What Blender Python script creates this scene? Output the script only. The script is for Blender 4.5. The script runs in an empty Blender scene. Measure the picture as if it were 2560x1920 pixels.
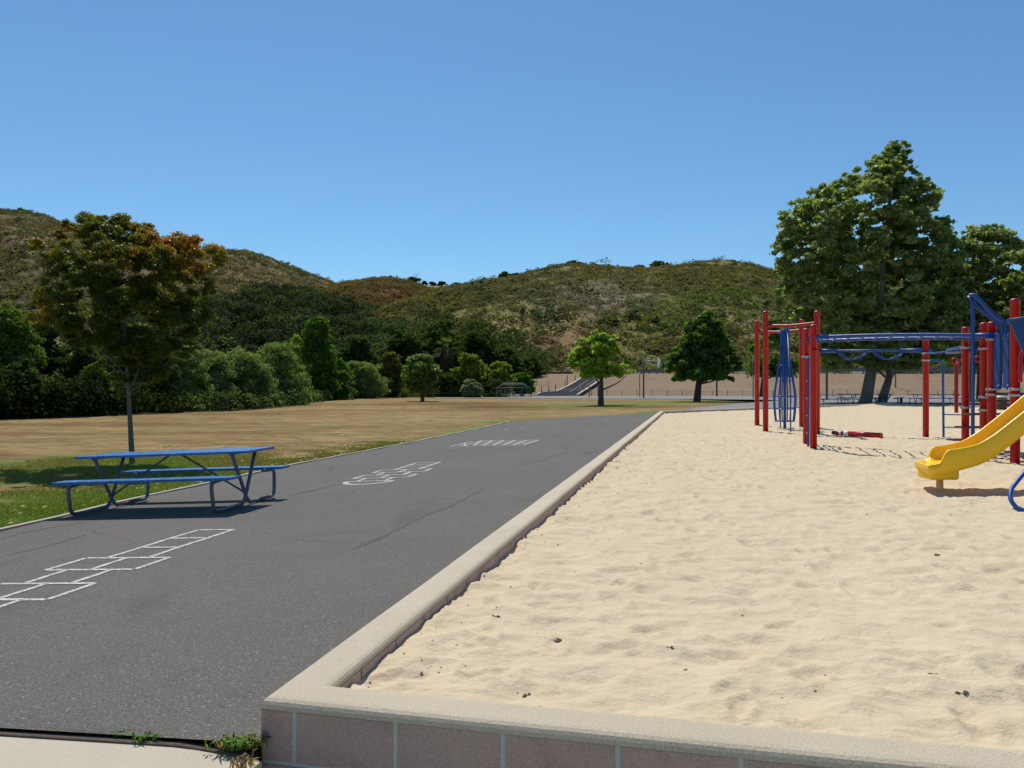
import bpy, bmesh, math, random
import numpy as np
from mathutils import Vector, Matrix
random.seed(7); rng = np.random.default_rng(11)
S = bpy.context.scene; COL = S.collection
R = math.radians
# ------------------------------------------------------------------ camera, sky, sun
F, CU, HV, H = 1960.0, 1280.0, 964.0, 1.4          # focal length in photo pixels, centre column, horizon row, eye height
cd = bpy.data.cameras.new('camera'); cam = bpy.data.objects.new('camera', cd); COL.objects.link(cam)
cam.location = (0, 0, H); cam.rotation_euler = (R(90), 0, 0)
cd.sensor_width = 36; cd.lens = 36 * F / 2560; cd.shift_y = 4 / 2560; cd.clip_end = 6000; cd.clip_start = .05
S.camera = cam
SUN = Vector((-.14, .55, 1)).normalized()
el = math.asin(SUN.z); az = math.atan2(SUN.x, SUN.y)
w = bpy.data.worlds.new('World'); S.world = w; w.use_nodes = True
nt = w.node_tree; bg = nt.nodes['Background']
sky = nt.nodes.new('ShaderNodeTexSky'); sky.sky_type = 'NISHITA'; sky.sun_disc = False
sky.sun_elevation = el; sky.sun_rotation = az
sky.air_density = 1.0; sky.dust_density = .25; sky.ozone_density = 2.2; sky.altitude = 100
tm = nt.nodes.new('ShaderNodeMix'); tm.data_type = 'RGBA'; tm.blend_type = 'MULTIPLY'; tm.inputs[0].default_value = 1; tm.inputs[7].default_value = (.53, .77, .90, 1)
nt.links.new(sky.outputs[0], tm.inputs[6]); nt.links.new(tm.outputs[2], bg.inputs[0]); bg.inputs[1].default_value = .125
sl = bpy.data.lights.new('sun', 'SUN'); sl.energy = 4.25; sl.angle = R(.5); sl.color = (1, .945, .84)
so = bpy.data.objects.new('sun', sl); COL.objects.link(so); so.rotation_euler = SUN.to_track_quat('Z', 'Y').to_euler()
so.location = (0, 0, 50)
S.view_settings.view_transform = 'Standard'; S.view_settings.look = 'None'; S.view_settings.exposure = 0; S.view_settings.gamma = 1

# ------------------------------------------------------------------ ground frame
A = np.array([-.993, 3.11]); E1 = np.array([.974, -.227]); E2 = np.array([.227, .974])   # sandbox corner, along front wall, along side wall
def sstep(x, a, b):
    t = np.clip((x - a) / (b - a), 0, 1); return t * t * (3 - 2 * t)
def pq(X, Y):
    return (X - A[0]) * E1[0] + (Y - A[1]) * E1[1], (X - A[0]) * E2[0] + (Y - A[1]) * E2[1]
def xy(p, q): return A[0] + p * E1[0] + q * E2[0], A[1] + p * E1[1] + q * E2[1]
def gz(X, Y):
    p, q = pq(X, Y); return -.05 * np.clip(-p, 0, 7) * (1 - sstep(Y, 35, 75))
def G(u, v, dz=0.0, flat=None):
    a = (u - CU) / F; b = (v - HV) / F; lo, hi = .5, 3000.0
    for _ in range(60):
        m = (lo + hi) / 2; g = (gz(a * m, m) + dz) if flat is None else flat
        if H - b * m > g: lo = m
        else: hi = m
    return np.array([a * lo, lo, H - b * lo])
def W(u, v, Y): return np.array([(u - CU) / F * Y, Y, H - (v - HV) / F * Y])
# ------------------------------------------------------------------ noise
def _h(ix, iy, s):
    n = (ix * 374761393 + iy * 668265263 + s * 974634577) & 0xffffffff
    n = ((n ^ (n >> 13)) * 1274126177) & 0xffffffff
    return ((n ^ (n >> 16)) & 0xffff) / 65535.0
def vn(x, y, s=0):
    x = np.asarray(x, float); y = np.asarray(y, float)
    ix = np.floor(x).astype(np.int64); iy = np.floor(y).astype(np.int64); fx = x - ix; fy = y - iy
    fx = fx * fx * (3 - 2 * fx); fy = fy * fy * (3 - 2 * fy)
    a = _h(ix, iy, s); b = _h(ix + 1, iy, s); c = _h(ix, iy + 1, s); d = _h(ix + 1, iy + 1, s)
    return (a * (1 - fx) + b * fx) * (1 - fy) + (c * (1 - fx) + d * fx) * fy
def fbm(x, y, s=0, o=4):
    t = 0; a = .5; n = 0
    for k in range(o): t = t + a * vn(x * 2 ** k, y * 2 ** k, s + k); n += a; a *= .5
    return t / n
# ------------------------------------------------------------------ object helpers
def tag(o, label=None, cat=None, group=None, kind=None):
    if label: o['label'] = label
    if cat: o['category'] = cat
    if group: o['group'] = group
    if kind: o['kind'] = kind
    return o
def mesh_np(name, V, Q, mat, parent=None, col=None, smooth=False, nper=4, extra=None):
    V = np.asarray(V, np.float32).reshape(-1, 3); Q = np.asarray(Q, np.int32).reshape(-1, nper)
    me = bpy.data.meshes.new(name)
    me.vertices.add(len(V)); me.vertices.foreach_set('co', V.ravel())
    me.loops.add(Q.size); me.loops.foreach_set('vertex_index', Q.ravel())
    me.polygons.add(len(Q)); me.polygons.foreach_set('loop_start', np.arange(0, Q.size, nper, dtype=np.int32))
    me.polygons.foreach_set('loop_total', np.full(len(Q), nper, np.int32))
    if smooth: me.polygons.foreach_set('use_smooth', np.ones(len(Q), bool))
    me.update(calc_edges=True)
    if col is not None:
        c = np.ones((len(V), 4), np.float32); c[:, :3] = col
        at = me.color_attributes.new('col', 'FLOAT_COLOR', 'POINT'); at.data.foreach_set('color', c.ravel())
    if extra:
        for k, val in extra.items():
            at = me.attributes.new(k, 'FLOAT', 'POINT'); at.data.foreach_set('value', np.asarray(val, np.float32).ravel())
    me.materials.append(mat)
    o = bpy.data.objects.new(name, me); COL.objects.link(o)
    if parent is not None: o.parent = parent
    return o
def grid(name, X, Y, Z, mat, parent=None, col=None, smooth=True, extra=None):
    n, m = X.shape; V = np.stack([X, Y, Z], -1).reshape(-1, 3)
    i = np.arange(n - 1)[:, None] * m + np.arange(m - 1)[None]
    Q = np.stack([i, i + 1, i + m + 1, i + m], -1).reshape(-1, 4)
    return mesh_np(name, V, Q, mat, parent, None if col is None else col.reshape(-1, 3), smooth, extra=extra)
class MB:
    def __init__(s): s.bm = bmesh.new()
    def box(s, c, size, rz=0, bev=0, M=None):
        m = Matrix.Translation(Vector(c)) @ Matrix.Rotation(rz, 4, 'Z') @ Matrix.Diagonal((*size, 1))
        if M is not None: m = M @ m
        r = bmesh.ops.create_cube(s.bm, size=1, matrix=m)
        if bev:
            es = list({e for v in r['verts'] for e in v.link_edges})
            bmesh.ops.bevel(s.bm, geom=es, offset=bev, segments=2, affect='EDGES', profile=.6)
        return s
    def tube(s, pts, r, n=10, cap=True):
        pts = [Vector(p) for p in pts]; k = len(pts); rs = r if hasattr(r, '__len__') else [r] * k
        rings = []; prev = None
        for i, p in enumerate(pts):
            t = (pts[min(i + 1, k - 1)] - pts[max(i - 1, 0)]).normalized()
            if prev is None:
                a = t.orthogonal().normalized()
            else:
                a = (prev - t * prev.dot(t)); a = a.normalized() if a.length > 1e-6 else t.orthogonal().normalized()
            prev = a; b = t.cross(a)
            rings.append([s.bm.verts.new(p + (a * math.cos(2 * math.pi * j / n) + b * math.sin(2 * math.pi * j / n)) * rs[i]) for j in range(n)])
        for i in range(k - 1):
            for j in range(n):
                f = s.bm.faces.new((rings[i][j], rings[i][(j + 1) % n], rings[i + 1][(j + 1) % n], rings[i + 1][j])); f.smooth = True
        if cap:
            s.bm.faces.new(rings[0][::-1]); s.bm.faces.new(rings[-1])
        return s
    def lathe(s, c, prof, n=20):
        c = Vector(c); rings = []
        for (r, z) in prof:
            rings.append([s.bm.verts.new(c + Vector((r * math.cos(2 * math.pi * j / n), r * math.sin(2 * math.pi * j / n), z))) for j in range(n)])
        for i in range(len(rings) - 1):
            for j in range(n):
                f = s.bm.faces.new((rings[i][j], rings[i][(j + 1) % n], rings[i + 1][(j + 1) % n], rings[i + 1][j])); f.smooth = True
        s.bm.faces.new(rings[0][::-1]); s.bm.faces.new(rings[-1]); return s
    def poly(s, pts, th, nrm):
        nrm = Vector(nrm); a = [s.bm.verts.new(Vector(p)) for p in pts]; b = [s.bm.verts.new(Vector(p) + nrm * th) for p in pts]
        s.bm.faces.new(a); s.bm.faces.new(b[::-1]); k = len(pts)
        for i in range(k): s.bm.faces.new((a[i], b[i], b[(i + 1) % k], a[(i + 1) % k]))
        return s
    def build(s, name, mat, parent=None):
        bmesh.ops.recalc_face_normals(s.bm, faces=s.bm.faces)
        me = bpy.data.meshes.new(name); s.bm.to_mesh(me); s.bm.free(); me.materials.append(mat)
        o = bpy.data.objects.new(name, me); COL.objects.link(o)
        if parent is not None: o.parent = parent
        return o
def empty(name, loc=(0, 0, 0), label=None, cat=None, group=None, rz=0):
    o = bpy.data.objects.new(name, None); COL.objects.link(o); o.location = loc; o.rotation_euler = (0, 0, rz)
    o.empty_display_size = .2; return tag(o, label, cat, group)
def smooth_path(pts, n=6):
    pts = [Vector(p) for p in pts]; out = []
    for i in range(len(pts) - 1):
        p0 = pts[max(i - 1, 0)]; p1 = pts[i]; p2 = pts[i + 1]; p3 = pts[min(i + 2, len(pts) - 1)]
        for j in range(n):
            t = j / n
            out.append(.5 * ((2 * p1) + (p2 - p0) * t + (2 * p0 - 5 * p1 + 4 * p2 - p3) * t * t + (3 * p1 - p0 - 3 * p2 + p3) * t ** 3))
    out.append(pts[-1]); return out
# ------------------------------------------------------------------ materials
class N:
    def __init__(s, name):
        s.m = bpy.data.materials.new(name); s.m.use_nodes = True; s.t = s.m.node_tree; s.b = s.t.nodes['Principled BSDF']
        s.tc = s.t.nodes.new('ShaderNodeTexCoord')
    def lk(s, a, b): s.t.links.new(a, b)
    def set(s, k, v): s.b.inputs[k].default_value = v; return s
    def map(s, sc=(1, 1, 1), rot=0, src='Object'):
        m = s.t.nodes.new('ShaderNodeMapping'); m.inputs['Scale'].default_value = sc; m.inputs['Rotation'].default_value[2] = rot
        s.lk(s.tc.outputs[src], m.inputs[0]); return m.outputs[0]
    def noise(s, scale, det=4, rough=.55, vec=None, dist=0):
        n = s.t.nodes.new('ShaderNodeTexNoise'); n.inputs['Scale'].default_value = scale; n.inputs['Detail'].default_value = det
        n.inputs['Roughness'].default_value = rough; n.inputs['Distortion'].default_value = dist
        s.lk(vec or s.tc.outputs['Object'], n.inputs['Vector']); return n.outputs['Fac']
    def vor(s, scale, feat='F1', vec=None, out='Distance'):
        n = s.t.nodes.new('ShaderNodeTexVoronoi'); n.feature = feat; n.inputs['Scale'].default_value = scale
        s.lk(vec or s.tc.outputs['Object'], n.inputs['Vector']); return n.outputs[out]
    def ramp(s, fac, stops):
        r = s.t.nodes.new('ShaderNodeValToRGB'); e = r.color_ramp.elements
        while len(e) < len(stops): e.new(.5)
        for i, (p, c) in enumerate(stops):
            e[i].position = p; e[i].color = (c, c, c, 1) if not hasattr(c, '__len__') else (*c, 1)
        s.lk(fac, r.inputs[0]); return r.outputs[0]
    def mix(s, fac, a, b, mode='MIX'):
        m = s.t.nodes.new('ShaderNodeMix'); m.data_type = 'RGBA'; m.blend_type = mode
        for k, v in ((0, fac), (6, a), (7, b)):
            if hasattr(v, 'is_linked') or isinstance(v, bpy.types.NodeSocket): s.lk(v, m.inputs[k])
            elif k == 0: m.inputs[0].default_value = v
            else: m.inputs[k].default_value = (*v, 1)
        return m.outputs[2]
    def attr(s, name, out='Color'):
        a = s.t.nodes.new('ShaderNodeAttribute'); a.attribute_name = name; return a.outputs[out]
    def bump(s, h, dist, strength=1, prev=None):
        b = s.t.nodes.new('ShaderNodeBump'); b.inputs['Distance'].default_value = dist; b.inputs['Strength'].default_value = strength
        s.lk(h, b.inputs['Height'])
        if prev is not None: s.lk(prev, b.inputs['Normal'])
        return b.outputs[0]
    def out(s, col=None, nrm=None, rough=None):
        if col is not None: s.lk(col, s.b.inputs['Base Color'])
        if nrm is not None: s.lk(nrm, s.b.inputs['Normal'])
        if rough is not None: s.b.inputs['Roughness'].default_value = rough
        return s.m
def paint(name, c, rough=.35, var=.12, dust_sheen=(.45, .38, .28), dust_sheen_amt=.18, sc=3):
    n = N(name); a = tuple(x * (1 - var) for x in c); b = tuple(min(1, x * (1 + var)) for x in c)
    base = n.mix(n.noise(sc, 3), a, b)
    d = n.ramp(n.noise(sc * 4, 5, .7), [(.5, 0), (.8, dust_sheen_amt)])
    col = n.mix(d, base, dust_sheen)
    rg = n.ramp(n.noise(9, 4), [(.3, rough - .08), (.7, rough + .15)]); n.lk(rg, n.b.inputs['Roughness'])
    nr = n.bump(n.noise(60, 3), .002, .4)
    return n.out(col, nr)
def attr_mat(name, rough=.9, trans=0.0, noise_amt=.25, nscale=2.0, bump=0.0, spec=.3):
    n = N(name); c = n.attr('col')
    if noise_amt:
        k = n.ramp(n.noise(nscale, 5, .65), [(.25, 1 - noise_amt), (.75, 1 + noise_amt * .6)])
        c = n.mix(1.0, c, k, 'MULTIPLY')
    n.set('Specular IOR Level', spec)
    n.out(c, n.bump(n.noise(nscale * 2, 4), bump, .8) if bump else None, rough)
    if trans:
        tr = n.t.nodes.new('ShaderNodeBsdfTranslucent'); mx = n.t.nodes.new('ShaderNodeMixShader'); mx.inputs[0].default_value = trans
        c2 = n.mix(1.0, c, (1.35, 1.45, .6), 'MULTIPLY'); n.lk(c2, tr.inputs[0])
        n.lk(n.b.outputs[0], mx.inputs[1]); n.lk(tr.outputs[0], mx.inputs[2]); n.lk(mx.outputs[0], n.t.nodes['Material Output'].inputs[0])
    return n.m
M = {}
# asphalt
n = N('asphalt')
base = n.mix(n.noise(.45, 5, .6), (.108, .1, .09), (.15, .14, .126))
fine = n.ramp(n.noise(95, 2, .6), [(.32, .6), (.68, 1.35)]); base = n.mix(1.0, base, fine, 'MULTIPLY')
spk = n.ramp(n.vor(42), [(.0, 1), (.16, 1), (.24, 0)]); spn = n.ramp(n.noise(31, 2), [(.47, 0), (.56, .85)])
base = n.mix(n.mix(1.0, spk, spn, 'MULTIPLY'), base, (.33, .32, .29))
st = n.ramp(n.noise(.75, 3, .5, n.map((1, .55, 1), .25), .6), [(.6, 0), (.74, .42)]); base = n.mix(st, base, (.05, .05, .052))
st2 = n.ramp(n.noise(.28, 4, .6), [(.55, 0), (.75, .35)]); base = n.mix(st2, base, (.14, .132, .12))
crv = n.vor(.55, 'DISTANCE_TO_EDGE', n.mix(.12, n.tc.outputs['Object'], n.t.nodes.new('ShaderNodeTexNoise').outputs['Color']))
cr = n.ramp(crv, [(0, .3), (.004, .2), (.008, 0)]); crm = n.ramp(n.noise(.35, 2), [(.48, 0), (.56, 1)])
base = n.mix(n.mix(1.0, cr, crm, 'MULTIPLY'), base, (.035, .034, .033))
M['asphalt'] = n.out(base, n.bump(n.noise(120, 3, .7), .004, .5), .9); n.set('Specular IOR Level', .15)
n = N('old_asphalt'); M['court'] = n.out(n.mix(n.noise(.12, 5, .65, n.map((.3, 1, 1))), (.15, .148, .145), (.225, .22, .212)), None, .85)
n = N('crack_filler'); M['crack'] = n.out(n.mix(n.noise(20, 4), (.036, .035, .034), (.07, .067, .063)), None, .8)
n = N('ramp_asphalt'); n.set('Specular IOR Level', .1); M['ramp'] = n.out(n.mix(n.noise(.5, 4), (.022, .023, .025), (.04, .04, .042)), None, .95)
# white marking paint
n = N('marking_paint')
wear = n.ramp(n.noise(30, 5, .75), [(.47, 0), (.58, .8)])
M['mark'] = n.out(n.mix(wear, n.mix(n.noise(3, 3), (.52, .50, .43), (.62, .60, .53)), (.16, .155, .15)), n.bump(n.noise(90), .002), .8)
n = N('faded_paint'); wear = n.ramp(n.noise(9, 5, .8), [(.4, 0.15), (.6, .8)])
M['fmark'] = n.out(n.mix(wear, (.42, .42, .4), (.12, .12, .12)), None, .8)
# sand
n = N('sand')
c = n.mix(n.noise(.6, 5, .6), (.575, .47, .32), (.655, .545, .385))
c = n.mix(n.ramp(n.noise(4, 5, .65), [(.35, 0), (.7, .45)]), c, (.53, .415, .26))
c = n.mix(1.0, c, n.ramp(n.noise(260, 2, .6), [(.3, .86), (.7, 1.1)]), 'MULTIPLY')
dk = n.ramp(n.vor(9), [(0, 1), (.035, 1), (.05, 0)]); dm = n.ramp(n.noise(1.3, 2), [(.58, 0), (.66, .7)])
c = n.mix(n.mix(1.0, dk, dm, 'MULTIPLY'), c, (.16, .11, .07))
b1 = n.bump(n.noise(7, 5, .6, n.map((1, 1.3, 1), .3)), .05, .55); b2 = n.bump(n.noise(45, 4, .65), .008, .5, b1)
M['sand'] = n.out(c, b2, .95); n.set('Specular IOR Level', .1)
# concrete cap, blocks, mortar
n = N('cap_concrete')
c = n.mix(n.noise(2.2, 5), (.48, .405, .29), (.60, .515, .38)); c = n.mix(1.0, c, n.ramp(n.noise(150, 3, .7), [(.3, .7), (.7, 1.2)]), 'MULTIPLY')
sp = n.ramp(n.vor(60), [(0, .9), (.1, .8), (.16, 0)]); c = n.mix(n.mix(1.0, sp, n.ramp(n.noise(17), [(.55, 0), (.66, 1)]), 'MULTIPLY'), c, (.75, .72, .66))
M['cap'] = n.out(c, n.bump(n.noise(110, 5, .75), .006, .8), .9)
n = N('block_face')
c = n.mix(n.noise(1.6, 5, .6), (.38, .26, .21), (.54, .385, .315)); c = n.mix(n.ramp(n.noise(5, 5, .7), [(.52, 0), (.75, .55)]), c, (.19, .125, .10))
c = n.mix(1.0, c, n.ramp(n.noise(140, 3, .7), [(.3, .75), (.7, 1.2)]), 'MULTIPLY')
pit = n.ramp(n.vor(38), [(0, .8), (.07, .6), (.11, 0)]); c = n.mix(n.mix(1.0, pit, n.ramp(n.noise(11), [(.5, 0), (.6, 1)]), 'MULTIPLY'), c, (.4, .33, .28))
M['block'] = n.out(c, n.bump(n.noise(90, 5, .7), .005, .8), .92)
n = N('mortar'); M['mortar'] = n.out(n.mix(n.noise(40, 4), (.44, .43, .385), (.56, .545, .49)), n.bump(n.noise(120, 4), .004), .9)
n = N('pale_concrete')
c = n.mix(n.noise(1.5, 5), (.44, .385, .295), (.54, .475, .37)); c = n.mix(n.ramp(n.noise(.8, 5, .7), [(.5, 0), (.8, .4)]), c, (.40, .34, .27))
c = n.mix(1.0, c, n.ramp(n.noise(160, 3, .7), [(.3, .85), (.7, 1.1)]), 'MULTIPLY'); M['conc'] = n.out(c, n.bump(n.noise(100, 4), .003, .6), .9)
n = N('strip_concrete'); M['strip'] = n.out(n.mix(n.noise(3, 5, .7), (.30, .255, .19), (.46, .40, .31)), n.bump(n.noise(60, 4), .004), .9)
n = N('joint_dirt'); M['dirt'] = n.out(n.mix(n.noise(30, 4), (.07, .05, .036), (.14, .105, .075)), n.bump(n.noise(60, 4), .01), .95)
# field
n = N('field_grass')
gr = n.attr('green', 'Fac')
dry = n.mix(n.noise(.3, 6, .7, n.map((.5, 1.2, 1), .12), .4), (.235, .15, .06), (.365, .25, .11))
dry = n.mix(n.ramp(n.noise(.14, 6, .7, n.map((.6, 1.3, 1), .12), 1.2), [(.44, 0), (.6, .8)]), dry, (.19, .105, .04))
dry = n.mix(n.ramp(n.noise(.4, 6, .75, n.map((.55, 1.3, 1), .16), 1.0), [(.48, 0), (.62, .6)]), dry, (.43, .325, .165))
dry = n.mix(n.ramp(n.noise(.4, 5, .7), [(.47, 0), (.62, .6)]), dry, (.24, .20, .065))
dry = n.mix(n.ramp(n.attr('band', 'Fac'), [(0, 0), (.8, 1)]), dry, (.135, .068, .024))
grn = n.mix(n.noise(1.2, 5, .7), (.10, .15, .025), (.20, .24, .06)); grn = n.mix(n.ramp(n.noise(3.2, 4, .7), [(.55, 0), (.75, .6)]), grn, (.30, .24, .10))
add = n.t.nodes.new('ShaderNodeMath'); add.operation = 'ADD'; n.lk(gr, add.inputs[0])
nn = n.ramp(n.noise(1.1, 5, .75), [(.2, 0), (.8, .55)]); n.lk(nn, add.inputs[1])
c = n.mix(n.ramp(add.outputs[0], [(.5, 0), (.95, 1)]), dry, grn)
c = n.mix(1.0, c, n.ramp(n.noise(28, 4, .75), [(.28, .5), (.72, 1.4)]), 'MULTIPLY'); c = n.mix(1.0, c, n.ramp(n.noise(1.8, 5, .75, n.map((.7, 1.3, 1), .1)), [(.38, .65), (.62, 1.25)]), 'MULTIPLY')
M['field'] = n.out(c, n.bump(n.noise(22, 4, .7), .05, .8), .95); n.set('Specular IOR Level', .1)
n = N('bank_dirt')
c = n.mix(n.noise(.16, 5, .6, n.map((1, .5, .6), .6)), (.20, .128, .068), (.265, .178, .103)); c = n.mix(n.ramp(n.noise(.3, 5, .65, n.map((.8, .45, .5), -.7), .5), [(.56, 0), (.68, .7)]), c, (.15, .09, .05))
c = n.mix(n.ramp(n.noise(1.5, 4, .7), [(.6, 0), (.75, .4)]), c, (.42, .31, .2))
M['bank'] = n.out(c, n.bump(n.noise(.8, 6, .7), .4, .7), .95)
M['hill'] = attr_mat('hill_scrub', .95, 0, .4, .11, 1.2, .1)
M['shrub'] = attr_mat('shrub_leaf', .9, .4, 0, spec=.02)
M['leaf'] = attr_mat('tree_leaf', .45, .5, 0, spec=.3)
M['farleaf'] = attr_mat('far_tree_leaf', .8, .45, 0, spec=.06)
M['blade'] = attr_mat('grass_blade', .7, .35, 0, spec=.2)
def bark(name, a, b, sc=6):
    n = N(name); return n.out(n.mix(n.noise(sc, 5, .7, n.map((1, 1, .3))), a, b), n.bump(n.noise(sc * 3, 5, .7, n.map((1, 1, .25))), .03, .8), .9)
M['bark'] = bark('bark_grey', (.10, .085, .07), (.22, .19, .155), 12)
M['barkd'] = bark('bark_dark', (.045, .035, .028), (.11, .085, .065))
M['barks'] = bark('bark_mottled', (.10, .08, .06), (.30, .26, .21), 2.5)
M['red'] = paint('red_coated_post', (.40, .004, .009), .36, .1, dust_sheen_amt=.04)
M['blue'] = paint('blue_coated_pipe', (.003, .062, .29), .4, .12, dust_sheen_amt=.04)
M['bluepl'] = paint('blue_plastic', (.003, .05, .21), .5, .1, dust_sheen_amt=.04)
M['yellow'] = paint('yellow_plastic', (.95, .55, .0), .28, .04, (.85, .6, .2), .06, 2)
M['tan'] = paint('tan_post', (.62, .40, .18), .5)
M['tblue'] = paint('table_blue', (.008, .13, .40), .36, .2, (.32, .44, .54), .65, 4)  # pale blue blotches paint the sky sheen into the table colour
M['tsteel'] = paint('table_steel', (.10, .12, .16), .42, .25, (.25, .22, .18), .4, 6)
M['tdark'] = paint('far_table_blue', (.02, .06, .14), .5, .15)
M['clamp'] = paint('clamp_aluminium', (.52, .50, .45), .35, .1)
M['white'] = paint('white_paint', (.72, .71, .68), .6)
M['dark'] = paint('dark_rubber', (.03, .03, .032), .6)
M['rust'] = paint('rusty_brown', (.09, .045, .032), .7, .3)
M['purple'] = paint('weathered_pole', (.13, .11, .13), .6)
M['wood'] = paint('rail_timber', (.07, .055, .045), .85, .3)
M['greyrail'] = paint('grey_rail', (.14, .14, .155), .55, .2)
M['stone'] = paint('stone_pier', (.26, .24, .22), .9, .3)
n = N('chain_link'); n.set('Metallic', .6); n.out(None, None, .5); n.b.inputs['Base Color'].default_value = (.16, .16, .16, 1)
wv = n.vor(7, 'DISTANCE_TO_EDGE', n.map((1, 1, 1), R(45))); al = n.ramp(wv, [(0, .22), (.05, .05)]); n.lk(al, n.b.inputs['Alpha']); M['mesh'] = n.m

# ------------------------------------------------------------------ ground
EDGE = [(-260, 1450), (0, 1331), (165, 1292), (382, 1240), (477, 1221), (733, 1164), (960, 1121), (1100, 1093), (1190, 1074), (1276, 1054.5)]
ep = [pq(*G(u, v)[:2]) for u, v in EDGE]
FAR = [(1400, 1045), (1567, 1035), (1640, 1031)]
fp = [pq(*G(u, v)[:2]) for u, v in FAR]
ALLQ = np.array([e[1] for e in ep + fp] + [37.5]); ALLS = np.array([-e[0] for e in ep + fp] + [0.0])
ALLS[0] = ALLS[1] + .05
CURBQ = ep[-1][1]
def left_s(q): return np.interp(q, ALLQ, ALLS)
Q0 = -.065
rr = np.concatenate([np.linspace(0, 10, 90), np.linspace(10.3, 37.4, 90)]) + Q0
cc = np.linspace(-.1, 1, 60)
q = np.repeat(rr[:, None], len(cc), 1); s_ = np.where(cc[None] < 0, .1 * cc[None] / .1, cc[None] * left_s(np.maximum(q, ep[1][1])))
s_ = np.where(cc[None] < 0, -.08 * (q > .01), cc[None] * left_s(np.clip(q, ALLQ[0], 99)))
X, Y = xy(-s_, q); tag(grid('asphalt_path', X, Y, gz(X, Y) + .012, M['asphalt']), kind='structure')
# terrain sheet, polar
rad = np.concatenate([np.geomspace(1.2, 60, 330), np.geomspace(61, 3500, 90)]); an = np.radians(np.linspace(-95, 95, 420))
X = np.sin(an)[None] * rad[:, None]; Y = np.cos(an)[None] * rad[:, None]
p, q = pq(X, Y); Z = gz(X, Y) - .004
QB = np.array([[0, 36], [5, 43.4], [6.7, 45.5], [9.3, 49.5], [12.5, 53.6], [15.1, 56.2], [16.9, 54.1], [18.8, 51.1], [19.6, 46.5], [20, 45.0]])
def qback(p): return np.interp(p, QB[:, 0], QB[:, 1])
inside = (p > .1) & (p < 19.9) & (q > .1) & (q < qback(p) - .1)
Z = np.where(inside, -.3, Z)
Z = np.where(((q < Q0) | ((q < .1) & (p > 0)) | (q < .03)) & (Y < 8), -.34, Z)
sl_ = left_s(np.clip(q, ALLQ[0], 60)); dist = np.where(q < CURBQ + 8, (-p) - sl_, 99)
wob = fbm(X * .5, Y * .5, 5)
g = np.clip(1.05 - dist / (1.1 + 1.6 * wob * (q < 14)), 0, 1) * (dist > -1)
ot = G(331, 1159); dt = np.hypot(X - ot[0] + .3, (Y - ot[1] + .5)); g = np.maximum(g, np.clip(1.5 - dt / 3.2, 0, 1))
near = np.clip(1.25 - dist / 3.5, 0, 1) * np.clip(1.3 - q / 14, 0, 1); g = np.maximum(g, near)
for (u, v, rr_) in ((1500, 1012, 6), (1742, 1004, 7)):
    t = G(u, v); g = np.maximum(g, .8 * np.clip(1.3 - np.hypot((X - t[0]) / 1.3, Y - t[1] + 1) / rr_, 0, 1))
g = g * (q > .25)
far2 = np.exp(-((q - 37.5 - np.clip(-p, 0, 9) * -.6) / 1.5) ** 2) * .0; g = np.maximum(g, far2)
bd = np.clip(1 - np.abs(-p - sl_ - .5) / 2.2, 0, 1) * ((q > CURBQ - 1) & (q < 42)); g = np.maximum(g, bd * .85)
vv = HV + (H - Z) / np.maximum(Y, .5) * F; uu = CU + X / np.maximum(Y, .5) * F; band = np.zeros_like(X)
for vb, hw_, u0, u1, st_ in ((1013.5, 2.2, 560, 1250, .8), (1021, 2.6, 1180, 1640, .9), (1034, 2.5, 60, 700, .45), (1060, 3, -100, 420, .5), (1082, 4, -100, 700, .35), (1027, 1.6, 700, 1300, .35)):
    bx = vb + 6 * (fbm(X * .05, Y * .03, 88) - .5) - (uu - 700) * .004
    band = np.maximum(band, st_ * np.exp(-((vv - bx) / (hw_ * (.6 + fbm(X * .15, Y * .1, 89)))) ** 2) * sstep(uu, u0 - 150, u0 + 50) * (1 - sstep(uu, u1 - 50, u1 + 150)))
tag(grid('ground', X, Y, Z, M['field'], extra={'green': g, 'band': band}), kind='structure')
# far court asphalt
cpx = [(1080, 995.6), (1300, 996.4), (1500, 997), (1700, 998), (1900, 1000), (1955, 1001.5), (1900, 1005.5), (1777, 1017), (1690, 1026)]
lo = [G(u, v) for u, v in cpx]
bm = bmesh.new(); tri = []
low = [(a[0], a[1]) for a in lo] + [(20, 49), (31, 60), (34, 40), (40, 25), (95, 25)]
up = [(95, 104), (60, 104.5), (30, 105), (10, 105), (-1, 102), (-9, 97)]
vs = [bm.verts.new((x, y, float(gz(x, y)) + .03)) for x, y in low + up]
f = bm.faces.new(vs); bmesh.ops.triangulate(bm, faces=[f]); bmesh.ops.recalc_face_normals(bm, faces=bm.faces)
me = bpy.data.meshes.new('court'); bm.to_mesh(me); bm.free(); me.materials.append(M['court'])
o = bpy.data.objects.new('court_asphalt', me); COL.objects.link(o); tag(o, kind='structure')
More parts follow.
